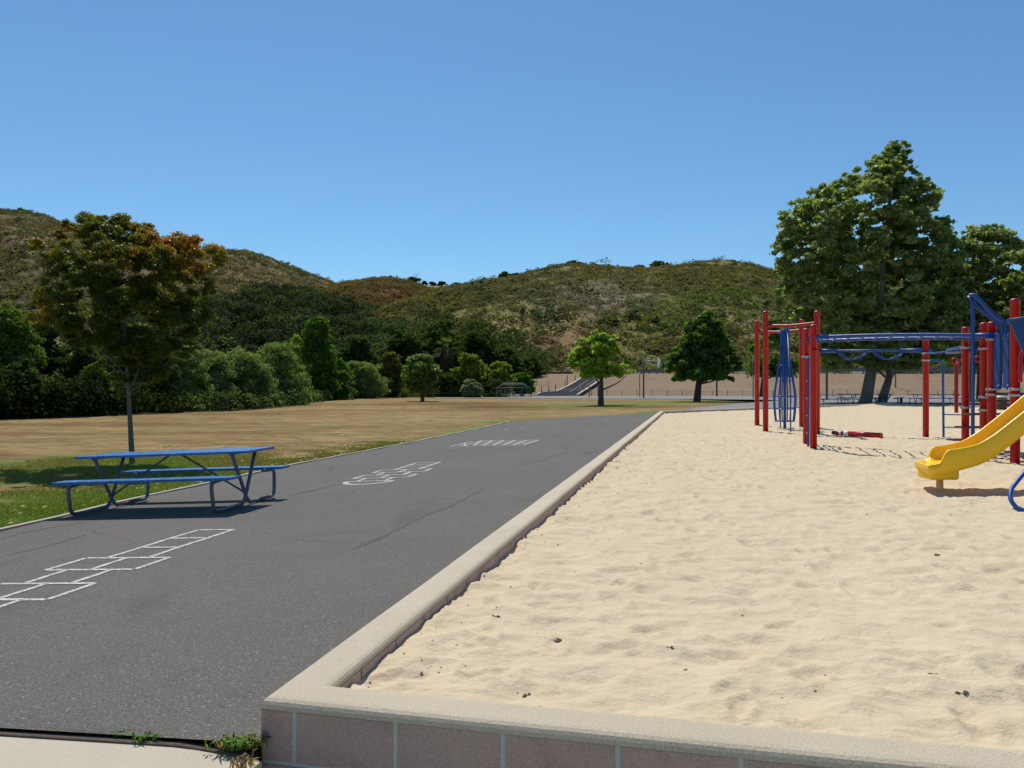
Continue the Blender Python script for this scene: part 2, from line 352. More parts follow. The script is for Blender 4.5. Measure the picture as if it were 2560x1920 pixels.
# concrete walk in front (left of the wall corner) with joint line
m = MB()
def slab(m, p0, p1, q0, q1, zt, th=.1):
    a = [xy(p0, q0), xy(p1, q0), xy(p1, q1), xy(p0, q1)]
    m.poly([(x, y, float(gz(x, y)) + zt) for x, y in a][::-1], th, (0, 0, -1))
def walk(m, p0, p1, q0, q1, zt, n_=16):
    rows = []
    for k in range(n_ + 1):
        p_ = p0 + (p1 - p0) * k / n_; z_ = zt - .034 * float(sstep(p_, -.35, .12)); rows.append([m.bm.verts.new((*xy(p_, q_), float(gz(*xy(p_, q_))) + z_ - d_)) for q_, d_ in ((q0, .1), (q0, .003), (q0 + .006, 0), (q1 - .006, 0), (q1, .003), (q1, .1))])
    for a, b in zip(rows, rows[1:]):
        for t in range(5): m.bm.faces.new((a[t], a[t + 1], b[t + 1], b[t]))
    m.bm.faces.new(rows[0]); m.bm.faces.new(rows[-1][::-1])
for i in range(8):
    a = .05 - i * 1.22 - (.30 if i else 0); b = .05 - (i + 1) * 1.22 - .30 + .012
    walk(m, b, a, Q0 - .28, Q0 - .016, -.012); walk(m, b, a, Q0 - 1.6, Q0 - .288, -.014)
o = m.build('concrete_path', M['conc']); tag(o, kind='structure')
m = MB(); m.poly([(*xy(-.0, -3), -.32), (*xy(24, -3), -.32), (*xy(24, .005), -.32), (*xy(-.0, .005), -.32)][::-1], .1, (0, 0, -1)); tag(m.build('lower_concrete_walk', M['conc']), kind='structure')
m = MB(); walk(m, -9.5, -.001, Q0 - .024, Q0 + .012, -.002, 60); o = m.build('joint_soil', M['dirt']); tag(o, kind='structure')
# mow strip along the lawn
qq = np.linspace(ep[0][1], CURBQ, 160); m = MB(); vs = []
for qv in qq:
    s0 = float(left_s(qv)); ring = []
    for ds, zz in ((-.02, -.02), (-.02, .022), (.075, .024), (.075, -.02)):
        x, y = xy(-(s0 + ds), qv); ring.append(m.bm.verts.new((x, y, float(gz(x, y)) + .012 + zz + .004 * math.sin(qv * 3))))
    vs.append(ring)
for a, b in zip(vs, vs[1:]):
    for j in range(3): m.bm.faces.new((a[j], a[j + 1], b[j + 1], b[j]))
o = m.build('kerb_strip', M['strip']); tag(o, 'narrow pale concrete edging strip between asphalt path and lawn', 'kerb')
# ------------------------------------------------------------------ sand
def sandh(X, Y, P, Q):
    wx = X + .2 * (fbm(X * 3, Y * 3, 40) - .5); wy = Y + .12 * (fbm(X * 3, Y * 3, 50) - .5)
    n1 = fbm(wx * 1.3, wy * 1.3, 1, 3); n2 = vn(wx * 3.4, wy * 3.9, 9); n3 = vn(wx * 8, wy * 9, 12); n4 = vn(wx * 19, wy * 21, 15); n5 = vn(wx * 5.3 + 7, wy * 5.9, 19)
    h = .04 * (n1 - .5) + .036 * (.5 - np.abs(n2 - .5) * 2) * (.5 + n1) + .024 * (.4 - np.abs(n5 - .5) * 2) + .016 * (.5 - np.abs(n3 - .5) * 2) + .007 * (.5 - np.abs(n4 - .5) * 2)
    C_ = .42; ix = np.floor(X / C_).astype(np.int64); iy = np.floor(Y / C_).astype(np.int64)
    for di in (-1, 0, 1):
        for dj in (-1, 0, 1):
            jx, jy = ix + di, iy + dj; cx = (jx + .15 + .7 * _h(jx, jy, 301)) * C_; cy = (jy + .15 + .7 * _h(jx, jy, 302)) * C_; an_ = _h(jx, jy, 303) * 6.283; sc_ = .6 + .5 * _h(jx, jy, 304)
            dx, dy = X - cx, Y - cy; a_ = (dx * np.cos(an_) + dy * np.sin(an_)) / (.15 * sc_); b_ = (-dx * np.sin(an_) + dy * np.cos(an_)) / (.062 * sc_); rr_ = np.sqrt(a_ * a_ + b_ * b_)
            h = h + (_h(jx, jy, 305) > .35) * (.009 * np.exp(-((rr_ - 1.35) / .35) ** 2) - .021 * np.exp(-(rr_ / .95) ** 4))
    edge = np.minimum(np.minimum(P - .1, Q - .1), qback(P) - Q)
    h += .035 * np.exp(-(P / 1.6) ** 2 - ((Q - .8) / 2.5) ** 2); h -= .016 * np.exp(-edge / .10) * (.6 + .8 * vn(X * 5, Y * 5, 77)); h += .02 * (vn(X * 1.8, Y * 1.8, 33) - .4) * np.exp(-edge / .5)
    h += .17 * np.exp(-(((P - 14.2) / 1.8) ** 2 + ((qback(P) - Q - .6) / 1.1) ** 2))            # heap against the back wall
    return h - .07 * np.exp(-(((X - 5.5) / .8) ** 2 + ((Y - 10.0) / .4) ** 2))                      # hollow under the slide
npx, nq = 860, 560
pc = np.linspace(.1, 19.9, npx) ** 1.25; pc = .1 + (pc - pc[0]) / (pc[-1] - pc[0]) * 19.8
rq = np.linspace(0, 1, nq) ** 1.75
P = np.repeat(pc[None], nq, 0); Q = .1 + (qback(P) - .2) * rq[:, None]
X, Y = xy(P, Q)
h = sandh(X, Y, P, Q)
SZ = .04
tag(grid('sand', X, Y, SZ + h, M['sand']), kind='structure')
def sandz(X, Y): return SZ
# ------------------------------------------------------------------ sandbox wall
wall = empty('sandbox_wall', (float(A[0]), float(A[1]), 0), 'low reddish block wall with rounded pale concrete cap around the sand', 'wall')
def wl(o): o.parent = wall; o.matrix_parent_inverse = Matrix.Translation(-Vector(wall.location)); return o
outer = [(0, 0)] + [(0, x) for x in np.linspace(1, 36, 36)] + [tuple(x) for x in QB[1:]] + [(20.0, x) for x in np.linspace(42, 0, 15)] + [(x, 0) for x in np.linspace(19, 1, 19)]
cen = (9, 20)
def offset(poly, d):
    k = len(poly); out = []
    for i in range(k):
        a = np.array(poly[i - 1], float); b = np.array(poly[i], float); c = np.array(poly[(i + 1) % k], float)
        t1 = (b - a) / np.linalg.norm(b - a); t2 = (c - b) / np.linalg.norm(c - b)
        n1 = np.array([t1[1], -t1[0]]); n2 = np.array([t2[1], -t2[0]]); nn = n1 + n2; nn /= np.linalg.norm(nn)
        out.append(b + nn * d / max(.5, nn.dot(n1)))
    return out
def ringwall(prof, name, mat):
    m = MB(); rings = []
    for (d, z) in prof:
        rings.append([m.bm.verts.new((*xy(*pt), z + .002 * math.sin(i * 2.3))) for i, pt in enumerate(offset(outer, d))])
    k = len(outer)
    for i in range(len(rings) - 1):
        for j in range(k):
            f = m.bm.faces.new((rings[i][j], rings[i][(j + 1) % k], rings[i + 1][(j + 1) % k], rings[i + 1][j]))
    return wl(m.build(name, mat))
ringwall([(-.004, .12), (-.004, .138), (.004, .15), (.02, .158), (.045, .1605), (.155, .1605), (.18, .158), (.196, .15), (.204, .138), (.204, .12), (.19, .118)], 'cap', M['cap'])
ringwall([(.003, -.35), (.003, .119), (.19, .119), (.19, -.35)], 'mortar_bed', M['mortar'])
m = MB(); rb = random.Random(3)
def blocks(m, a, b, z0, z1, start, L=.4217, side=0):
    a = np.array(a, float); b = np.array(b, float); T = np.linalg.norm(b - a); t = (b - a) / T; nn = np.array([t[1], -t[0]]); x = start - L
    while x < T:
        s0 = max(x + .0085, 0.003); s1 = min(x + L - .0085, T - .003)
        if s1 - s0 > .03:
            c = a + t * (s0 + s1) / 2 + nn * (.006 if side == 0 else .194) * 1.0
            X_, Y_ = xy(*c); ang = math.atan2(*(np.array(xy(*(c + t))) - np.array(xy(*c)))[::-1])
            m.box((X_, Y_, (z0 + z1) / 2), (s1 - s0, .02 + rb.uniform(-.001, .002), z1 - z0), ang, .003)
        x += L
# front wall outer face runs along p, so go from (20,0) to (0,0); joints counted from the corner
def front_blocks(z0, z1, first):
    x = first - .4217
    while x < 20:
        s0 = max(x + .0105, .001); s1 = x + .4217 - .0105
        X_, Y_ = xy((s0 + s1) / 2, .007); m.box((X_, Y_, (z0 + z1) / 2), (s1 - s0, .018 + rb.uniform(-.001, .002), z1 - z0), math.atan2(E1[1], E1[0]), .003)
        x += .4217
front_blocks(-.082, .118, .141); front_blocks(-.30, -.098, .352)
for z0, z1, st in ((-.082, .118, .2), (-.30, -.098, .41)):
    blocks(m, (0, .0), (0, 36), z0, z1, st)
blocks(m, (0, .2), (0, 35.8), -.1, .117, .3, side=1)
seg = QB.tolist()
for a, b in zip(seg, seg[1:]):
    blocks(m, a, b, -.082, .117, .3, side=1); blocks(m, a, b, -.082, .117, .3, side=0)
wl(m.build('block_course', M['block']))
# ------------------------------------------------------------------ markings on the asphalt
DIRH = np.array([-.19, -.98]); DIRH /= np.linalg.norm(DIRH); PERP = np.array([-DIRH[1], DIRH[0]])     # down the court, to the right
def line(m, a, b, wd, r):
    a = np.array(a, float); b = np.array(b, float); t = (b - a); L = np.linalg.norm(t); t /= L; nn = np.array([-t[1], t[0]]); k = max(2, int(L / .06))
    prev = None
    for i in range(k + 1):
        c = a + t * L * i / k; w1 = wd / 2 * r.uniform(.82, 1.12); w2 = wd / 2 * r.uniform(.82, 1.12)
        p1 = c + nn * w1; p2 = c - nn * w2
        cur = (m.bm.verts.new((*p1, float(gz(*p1)) + .0165)), m.bm.verts.new((*p2, float(gz(*p2)) + .0165)))
        if prev: m.bm.faces.new((prev[0], cur[0], cur[1], prev[1]))
        prev = cur
def hopscotch(name, top, unit, wd, label, seed, lw=.045, pat='SSSDSDS', arc=True):
    r = random.Random(seed); m = MB(); top = np.array(top, float); PR = np.array([-DIRH[1], DIRH[0]])
    P2 = lambda a, b: top + DIRH * b * unit + PR * a * wd
    for k, c in enumerate(pat):
        hw = .5 if c == 'S' else 1.0
        if k and pat[k - 1] == 'D': hw0 = 1.0
        else: hw0 = hw
        j = lambda: r.uniform(-.02, .02)
        top_w = max(hw, hw0 if k else hw)
        line(m, P2(-top_w, k + j()), P2(top_w, k + j()), lw, r)
        for sd in (-1, 1): line(m, P2(sd * hw + j(), k), P2(sd * hw + j(), k + 1), lw, r)
        if c == 'D': line(m, P2(0, k), P2(0, k + 1), lw, r)
    n = len(pat)
    if arc:
        line(m, P2(-.75, n), P2(.75, n), lw, r); pts = [P2(.8 * math.cos(t), n + 1.0 * math.sin(t)) for t in np.linspace(0, math.pi, 15)]
        for a, b in zip(pts, pts[1:]): line(m, a, b, lw * 1.5, r)
    o = m.build(name, M['mark']); return tag(o, label, 'hopscotch')
t1 = (G(489, 1328) + G(588, 1328)) / 2; t2 = (G(1040, 1158) + G(1103, 1158)) / 2
hopscotch('hopscotch_marking', t1[:2], .47, .42, 'white painted hopscotch grid on the asphalt nearest the camera, below the picnic table', 1, .055)
hopscotch('hopscotch_marking', t2[:2], .46, .49, 'smaller looking white hopscotch with rounded end, middle of the asphalt path', 2, .06)
m = MB(); r = random.Random(5); c00 = G(1184, 1115)[:2]; c10 = G(1308, 1114)[:2]; c01 = G(1174, 1104)[:2] + np.array([.35, 0]); c11 = G(1346, 1101.5)[:2]
bil = lambda a, b: (c00 * (1 - a) + c10 * a) * (1 - b) + (c01 * (1 - a) + c11 * a) * b
for i in range(6): line(m, bil(i / 5, 0), bil(i / 5, 1), .065, r)
for i in range(5): line(m, bil(0, i / 4), bil(1, i / 4), .085, r)
for a, b in (((1124, 1117), (1165, 1116.5)), ((1136, 1113), (1176, 1113)), ((1150, 1109.5), (1180, 1109)), ((1124, 1117), (1182, 1104)), ((1148, 1117), (1200, 1104.5)), ((1165, 1116.5), (1160, 1109))):
    line(m, G(*a)[:2], G(*b)[:2], .05, r)
tag(m.build('number_grid_marking', M['mark']), 'white painted number grid of small squares farther along the asphalt', 'floor marking')
def faded(name, segs, label, seed):
    m = MB(); r = random.Random(seed)
    for a, b in segs: line(m, G(*a)[:2], G(*b)[:2], .06, r)
    tag(m.build(name, M['fmark']), label, 'floor marking')
faded('faded_marking', [((1259, 1074), (1275, 1073.6)), ((1282, 1073.5), (1300, 1073.4)), ((1300, 1073), (1308, 1071)), ((1262, 1077), (1272, 1074)), ((1290, 1075), (1316, 1074.6))], 'worn broken white marking beyond the number grid, towards the far lawn', 1)
faded('faded_marking', [((1332, 1057.5), (1342, 1055)), ((1342, 1055), (1365, 1056.7)), ((1365, 1056.7), (1380, 1054.5))], 'faint white dashes near the end of the path, left of the farthest ones', 2)
faded('faded_marking', [((1470, 1054.5), (1477, 1053)), ((1477, 1053), (1512, 1052.4)), ((1512, 1054.5), (1520, 1052))], 'farthest faint white dashes, by the far corner of the asphalt path', 3)
m = MB(); r = random.Random(9)
for pl in ([(880, 1377), (960, 1343), (1045, 1299), (1100, 1277), (1142, 1260), (1168, 1245), (1210, 1226)], [(1295, 1165), (1355, 1150), (1397, 1139), (1419, 1129), (1410, 1118), (1440, 1103), (1482, 1091)],
           [(760, 1235), (810, 1221), (858, 1209)], [(1066, 1146), (1100, 1136), (1142, 1127)], [(1120, 1116), (1150, 1106), (1200, 1100)], [(0, 1351), (60, 1335), (150, 1318), (215, 1307)], [(0, 1395), (90, 1375), (165, 1355), (215, 1340)], [(722, 1243), (760, 1232), (790, 1226)]):
    pts = [Vector((*G(u, v)[:2], 0)) for u, v in pl]; sp = smooth_path(pts, 6)
    prev = None; K = len(sp)
    for i, c in enumerate(sp):
        t = (sp[min(i + 1, K - 1)] - sp[max(i - 1, 0)]).normalized(); nn = Vector((-t.y, t.x, 0)); wd = (.036 if pl[0][0] > 100 else .012) * (math.sin(math.pi * (i + .4) / (K + .8)) ** .5) * r.uniform(.6, 1.2)
        cur = []
        for sg in (1, -1):
            pp = c + nn * wd * sg; cur.append(m.bm.verts.new((pp.x, pp.y, float(gz(pp.x, pp.y)) + .0145)))
        if prev: m.bm.faces.new((prev[0], cur[0], cur[1], prev[1]))
        prev = cur
tag(m.build('pavement_cracks', M['crack']), kind='structure')

# ------------------------------------------------------------------ picnic tables
def arc_tube(pts, rad_, n=4):
    pts = [Vector(p) for p in pts]; out = [pts[0]]
    for i in range(1, len(pts) - 1):
        a = (pts[i - 1] - pts[i]).normalized(); b = (pts[i + 1] - pts[i]).normalized()
        p0 = pts[i] + a * rad_; p1 = pts[i] + b * rad_
        for j in range(n + 1):
            t = j / n; out.append((1 - t) ** 2 * p0 + 2 * t * (1 - t) * pts[i] + t * t * p1)
    out.append(pts[-1]); return out
def picnic_table(loc, rz, L, label, mt, ms, tilt=0, group=None, scale=1, n=10):
    t = empty('picnic_table', loc, label, 'picnic table', group, rz); t.rotation_euler = (0, tilt, rz); t.scale = (scale,) * 3
    MB().box((0, 0, .735), (L, .74, .032), 0, .006).build('tabletop', mt, t)
    for sg in (-1, 1): MB().box((0, sg * .66, .44), (L + .0, .25, .034), 0, .006).build('bench', mt, t)
    ex = L / 2 - .25
    for sx in (-1, 1):
        x = sx * ex; m = MB(); rt = .024
        for sg in (-1, 1):
            m.tube(arc_tube([(x, sg * .48, .415), (x, sg * .80, .40), (x, sg * .76, .035), (x, sg * .10, .035)], .09), rt, n)
            m.tube(arc_tube([(x + sx * .0, sg * .10, .035), (x, sg * .02, .10), (x, -sg * .16, .45), (x, -sg * .30, .715)], .05), rt, n)
            m.box((x, sg * .63, .415), (.06, .30, .02))
        m.box((x, 0, .712), (.05, .66, .022)); m.build('leg_frame', ms, t)
        MB().tube([(x, 0, .17), (sx * .09, 0, .708)], .014, 8).build('brace', ms, t)
    return t
bl = G(175, 1293); br = G(537, 1293); fr_ = G(685, 1248); fl = G(377, 1252)
print('table corners', bl, br, fl, fr_)
c = (bl + br + fr_ + fl) / 4
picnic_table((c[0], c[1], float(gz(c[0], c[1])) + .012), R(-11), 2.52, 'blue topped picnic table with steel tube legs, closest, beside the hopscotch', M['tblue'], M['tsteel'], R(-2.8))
for (u, v, L, rz, dsc) in ((2090, 1014, 3.0, 4, 'dark blue picnic table showing left of the big tree trunk, behind the red posts'),
                      (2152, 1009.5, 3.4, -3, 'long dark blue picnic table passing behind the big tree trunk'),
                      (2216, 1010, 2.2, 62, 'dark blue picnic table seen end on at the right of the leaning trunk'),
                      (2340, 1011, 3.6, 3, 'long dark blue picnic table behind the blue ladder, right of the small stool')):
    a = G(u, v, flat=0.02); picnic_table((a[0], a[1], .03), R(rz), L, dsc, M['tdark'], M['tdark'], n=6, group='picnic tables under the big tree')
a = G(2253, 1009, flat=.02); t = empty('stool', (a[0], a[1], .03), 'small round blue stool on one leg between the far picnic tables', 'stool')
MB().lathe((0, 0, 0), [(.2, .40), (.24, .42), (.24, .46), (.22, .47)]).build('seat', M['tdark'], t); MB().lathe((0, 0, 0), [(.14, 0), (.10, .05), (.10, .399)]).build('pedestal', M['tdark'], t)

# ------------------------------------------------------------------ play structure
ps = empty('play_structure', (8.8, 14, 0), 'red and blue climbing structure with overhead ladder and yellow slide on the sand', 'playground')
inv = Matrix.Translation((-8.8, -14, 0))
def pt(o, par=None):
    o.parent = par or ps; o.matrix_parent_inverse = inv; return o
SU = .04
def base(u, v): g = G(u, v, flat=SU); return g
def post(x, y, top, r=.075, clamps=(), cap=True):
    prof = [(r, -.3), (r, top - .1), (r * 1.06, top - .1), (r * 1.06, top - .05), (r * .95, top - .025), (r * .7, top - .007), (r * .2, top)]
    o = pt(MB().lathe((x, y, 0), prof, 24).build('post', M['red']))
    for z in clamps:
        c_ = MB().lathe((x, y, 0), [(r + .012, z - .022), (r + .018, z - .018), (r + .018, z + .018), (r + .012, z + .022)], 20)
        c_.box((x - r - .02, y - .02, z), (.05, .03, .05), 0, .005); pt(c_.build('clamp', M['clamp']), o).matrix_parent_inverse = Matrix()
    return o
def zc(vs, Y): return [H - (v - HV) / F * Y for v in vs]
P1 = base(1892.7, 1064.6); P2_ = base(1914, 1080); P3 = base(2004, 1068.5); P4 = base(2042.5, 1086.7)
P5 = base(2015.8, 1109.5); P6 = base(2033.7, 1123.8); P7 = base(2314.6, 1093.9)
P8 = W(2413.5, 1000, 16.2); P9 = W(2460, 1000, 15.6); P10 = W(2479.6, 1000, 14.6); P11 = base(2537.5, 1159)
for p_, v in ((P1, 801), (P2_, 777.5), (P3, 797.6), (P4, 776.5)): post(p_[0], p_[1], H - (v - HV) / F * p_[1], .078)
post(P5[0], P5[1], zc([820.4], P5[1])[0], .075, zc([892], P5[1])); post(P6[0], P6[1], zc([810.7], P6[1])[0], .072)
pt(MB().lathe((P6[0], P6[1], 0), [(.076, 2.13), (.083, 2.135), (.083, 2.165), (.076, 2.17)], 20).build('collar', M['red']))
post(P7[0], P7[1], 2.66, .075, zc([883, 901], P7[1]))
post(P8[0], P8[1], zc([816.5], 16.2)[0], .072, zc([870, 1019], 16.2))
post(P9[0], P9[1], zc([805.8], 15.6)[0], .077, zc([872, 993, 1025], 15.6))
post(P10[0], P10[1], zc([803.5], 14.6)[0], .075, zc([841, 849, 973.5, 986.5], 14.6))
post(P11[0], P11[1], zc([745.6], P11[1])[0], .077, zc([973, 988], P11[1]))
# off-frame posts of the slide deck
for x, y in ((7.75, 9.65), (7.75, 11.15), (9.0, 9.65), (9.0, 11.15), (10.6, 13.2), (10.8, 15.1)): post(x, y, 2.9, .077)
V3 = lambda p_, z: (p_[0], p_[1], z)
# red top bars
for a, b, z in ((P1, P3, 3.2), (P2_, P4, 3.13)):
    aa = Vector(V3(a, z + .03)); bb = Vector(V3(b, z + .01)); mid = (aa + bb) / 2 - Vector((0, 0, .04))
    pt(MB().tube(smooth_path([aa, mid, bb], 5), .042, 12).build('crossbar', M['red']))
mA = (np.array(P1) + np.array(P3)) / 2; mB_ = (np.array(P2_) + np.array(P4)) / 2
cc_ = W(1962, 1070, 24.3)
pt(MB().tube([V3(mA, 3.16), V3(mB_, 3.10)], .03, 8).build('hanger_bar', M['blue']))
# caged climber
cg = pt(empty('cage_climber', (0, 0, 0))); cg.matrix_parent_inverse = inv
def cgp(o): o.parent = cg; return o
prof = [(3.12, .13), (2.8, .12), (2.45, .12), (2.2, .155), (2.03, .19), (1.55, .265), (1.07, .335), (.68, .325), (.30, .285)]
for k in range(8):
    a = 2 * math.pi * k / 8 + .2
    cgp(MB().tube(smooth_path([(cc_[0] + r_ * math.cos(a), cc_[1] + r_ * math.sin(a), z) for z, r_ in prof], 3), .019, 6).build('bar', M['blue']))
def ring(z, r_, rt=.016, name='ring'):
    m = MB(); pts = [(cc_[0] + r_ * math.cos(t), cc_[1] + r_ * math.sin(t), z) for t in np.linspace(0, 2 * math.pi, 25)]
    cgp(m.tube(pts, rt, 6, cap=False).build(name, M['blue']))
for z, r_ in prof[4:]: ring(z, r_)
cgp(MB().tube([(cc_[0], cc_[1], -.1), (cc_[0], cc_[1], 3.15)], .045, 12).build('centre_pole', M['blue']))
cgp(MB().lathe((cc_[0], cc_[1], 0), [(.05, 2.2), (.09, 2.5), (.13, 2.78), (.135, 2.86)], 16).build('funnel_panel', M['bluepl']))
for u, vb in ((1951, 1068), (1976.5, 1082)):
    g_ = base(u, vb); m = MB().tube([(g_[0], g_[1], -.1), (g_[0], g_[1], 1.1), (g_[0] * .5 + cc_[0] * .5, g_[1] * .5 + cc_[1] * .5, 3.1)], .02, 8); cgp(m.build('leg', M['blue']))
for z in (.30, .68, 1.07): cgp(MB().tube([(cc_[0] - .3, cc_[1], z), (cc_[0] + .3, cc_[1], z)], .016, 6).tube([(cc_[0], cc_[1] - .3, z), (cc_[0], cc_[1] + .3, z)], .016, 6).build('spoke', M['blue']))
# overhead ladder from P5/P6 to P9/P10
def lerp(a, b, t): return a + (b - a) * t
ol = pt(empty('overhead_ladder')); ol.matrix_parent_inverse = inv
R0 = Vector(V3(P6, 2.43)); R1 = Vector((P10[0] - .05, P10[1] - .05, 2.33)); L0 = Vector(V3(P5, 2.43)); L1 = Vector((P9[0], P9[1] + .0, 2.34))
def arched(a, b, t): return a.lerp(b, t) + Vector((0, 0, .03 * math.sin(math.pi * t)))
for nm, (a, b) in (('rail', (R0, R1)), ('rail', (L0, L1))):
    o = MB().tube([arched(a, b, t) for t in np.linspace(-.01, 1, 15)], .036, 12).build(nm, M['blue']); o.parent = ol
    for e in (a, b):
        d = (b - a).normalized(); s0 = e - d * .09; s1 = e + d * (.32 if e is a else -.32) 
        o2 = MB().tube([s0 if e is a else e + d * .09, s1], .05, 12).build('sleeve', M['blue']); o2.parent = ol
for k in range(1, 12):
    t = k / 12; o = MB().tube([arched(R0, R1, t), arched(L0, L1, t)], .017, 8).build('rung', M['blue']); o.parent = ol
# loop ladder P4 -> P7
ll = pt(empty('loop_ladder')); ll.matrix_parent_inverse = inv
a = Vector(V3(P4, 2.36)); b = Vector(V3(P7, 2.32)); o = MB().tube([a, b], .036, 12).build('rail', M['blue']); o.parent = ll
d = (b - a).normalized()
for s0, s1 in ((a + d * .03, a + d * .5), (b - d * .6, b + d * .15)): o = MB().tube([s0, s1], .055, 12).build('sleeve', M['blue']); o.parent = ll
for (u0, u1) in ((2096, 2172), (2185, 2263)):
    for oy in (-.12, .12):
        pts = []
        for t in np.linspace(0, 1, 9):
            u = lerp(u0, u1, t); k = (u - 2042.5) / (2314.6 - 2042.5); c0 = a.lerp(b, k); dip = math.sin(math.pi * t) ** 1.0 * .21
            pts.append((c0.x, c0.y + oy * math.sin(math.pi * t) ** .4, c0.z - dip - .02))
        o = MB().tube(smooth_path(pts, 3), .017, 8).build('loop', M['blue']); o.parent = ll
# thin bars beyond P7, towards P8/P9
a = Vector(V3(P7, 2.24)); b = Vector((P9[0], P9[1] + .3, 2.12)); pt(MB().tube([a, a.lerp(b, .5)], .02, 8).build('link_bar', M['blue']))
pt(MB().tube([a.lerp(b, .5), b], .05, 10).build('grip_bar', M['blue']))
o = pt(MB().tube([a.lerp(b, .62) + Vector((0, .25, .05)), b + Vector((0, .25, .1))], .03, 10).build('grip_bar', M['blue']))
# bent ladder next to P7
e1_ = W(2359, 1090, 20.6)
m = MB(); m.tube(arc_tube([V3(P7, 2.06), (e1_[0] - .02, e1_[1], 2.05), (e1_[0], e1_[1], -.1)], .16, 5), .03, 10); pt(m.build('ladder_rail', M['blue']))
e2 = Vector((P8[0] + .1, 19.2, 0))
for v in (1036, 1068):
    z = H - (v - HV) / F * 20.6; pt(MB().tube([(e1_[0], e1_[1], z), W(2436, v + 2, 19.0)], .016, 8).build('rung', M['blue']))
for z in (1.5, 1.95): pass
# ladder between P5 and P6
mx = (P5 + P6) / 2; mx = np.array([mx[0] - .035, mx[1], 0])
z0 = zc([893], mx[1])[0]; m = MB().tube(arc_tube([(P5[0], P5[1], z0), (mx[0], mx[1], z0), (mx[0], mx[1], -.1)], .06, 4), .026, 10); pt(m.build('ladder_rail', M['blue']))
for z in (.3, .7, 1.1, 1.5): pt(MB().tube([V3(P6, z), V3(P5, z)], .016, 8).build('rung', M['clamp']))
# hanging red bent pipe behind P8
h0 = W(2383, 896, 17.2); h1 = W(2392, 905, 17.2)
m = MB().tube(smooth_path([W(2425, 893, 17.2), W(2408, 893, 17.2), W(2394, 905, 17.2), W(2391, 940, 17.2), W(2391, 1032, 17.2)], 5), .04, 12)
pt(m.build('red_hand_pipe', M['red']))
m = MB(); lp = [W(2388 + 9 * math.cos(t), 903 + 8 * math.sin(t), 17.0) for t in np.linspace(.2, 5.8, 14)]; m.tube(lp, .022, 8); pt(m.build('hand_ring', M['red']))
m = MB(); lp = [W(2446 + 8 * math.cos(t), 897 + 7 * math.sin(t), 16.5) for t in np.linspace(.2, 5.8, 14)]; m.tube(lp, .022, 8); pt(m.build('hand_ring', M['red']))
# arch pole with two arms down to the entrance panels
Ya = 14.3; m = MB().tube([(*W(2432, 1000, Ya)[:2], -.1), W(2432, 760, Ya), W(2430, 745, Ya)], .033, 12); pt(m.build('fire_pole', M['blue']))
for (pa, Y1) in (([(2424, 739), (2434, 738), (2446, 748), (2480, 783), (2508, 803), (2515, 815), (2516, 840)], 13.95), ([(2424, 739), (2431, 750), (2440, 765), (2465, 785), (2492, 805), (2499, 820), (2500, 845)], 14.5)):
    k = len(pa); m = MB().tube(smooth_path([W(u, v, lerp(Ya, Y1, i / (k - 1))) for i, (u, v) in enumerate(pa)], 4), .036, 10); pt(m.build('arch_arm', M['blue']))
# entrance panels
for u0, u1, y0, y1 in ((2485, 2503, 14.55, 14.2), (2510, 2525, 14.1, 13.8)):
    a = W(u0, 840, y0); b = W(u1, 840, y1); zt = 2.33; zb = 1.36; m = MB()
    ang = math.atan2(b[1] - a[1], b[0] - a[0]); m.box(((a[0] + b[0]) / 2, (a[1] + b[1]) / 2, (zt + zb) / 2), (math.hypot(b[0] - a[0], b[1] - a[1]), .05, zt - zb), ang, .02); pt(m.build('entrance_panel', M['bluepl']))
    g_ = W((u0 + u1) / 2 + 3, 968, y1 - .05); m = MB(); bmesh.ops.create_uvsphere(m.bm, u_segments=12, v_segments=8, radius=.045, matrix=Matrix.Translation(Vector(g_))); pt(m.build('knob', M['blue']))
pt(MB().tube([W(2485, 836, 14.5), W(2503, 834, 14.2)], .02, 8).build('handrail', M['blue'])); pt(MB().tube([W(2500, 849, 14.3), W(2512, 849, 14.0)], .012, 8).build('handrail', M['blue']))
# decks
def deckpoly(pts, z, name='deck'):
    pt(MB().poly([(x, y, z) for x, y in pts], .05, (0, 0, -1)).build(name, M['rust']))
deckpoly([(8.95, 14.55), (8.85, 13.75), (9.0, 11.1), (9.05, 9.7), (10.4, 12.2), (10.6, 13.2), (10.8, 15.0), (9.45, 15.5)], 1.27)
deckpoly([(7.78, 9.7), (7.78, 11.1), (8.96, 11.1), (8.96, 9.7)], 1.29)
m = MB()
for i in range(4): m.box((9.75, 15.7 + i * .28, 1.1 - i * .28), (1.0, .26, .04))
pt(m.build('step', M['rust']))
# hood panel over the slide entrance
a = [W(2519, 802, 10.9), W(2640, 782, 10.9), W(2640, 1000, 10.9), W(2562, 886, 10.9), W(2529, 812, 10.9)]
pt(MB().poly(a, .03, (0, 1, 0)).build('hood_panel', M['bluepl'])); pt(MB().tube([W(2518, 801, 10.88), W(2642, 780, 10.88)], .018, 10).build('hood_rail', M['blue']))
# low red/orange side loops at the far right
pt(MB().tube(smooth_path([W(2563, 872, 12.6), W(2556, 880, 12.6), W(2551, 900, 12.6), W(2551, 955, 12.6)], 4), .03, 10).build('hand_loop', M['red']))
# blue loop foot at frame edge
fpth = [W(2600, 1130, 8.9), W(2562, 1180, 8.8), W(2540, 1207, 8.75), W(2528, 1225, 8.7), W(2527, 1248, 8.62), W(2541, 1268, 8.55), W(2562, 1276, 8.5), W(2610, 1268, 8.5)]
pt(MB().tube(smooth_path(fpth, 5), .024, 12).build('climber_loop', M['blue']))
# slide
sd = pt(empty('slide')); sd.matrix_parent_inverse = inv
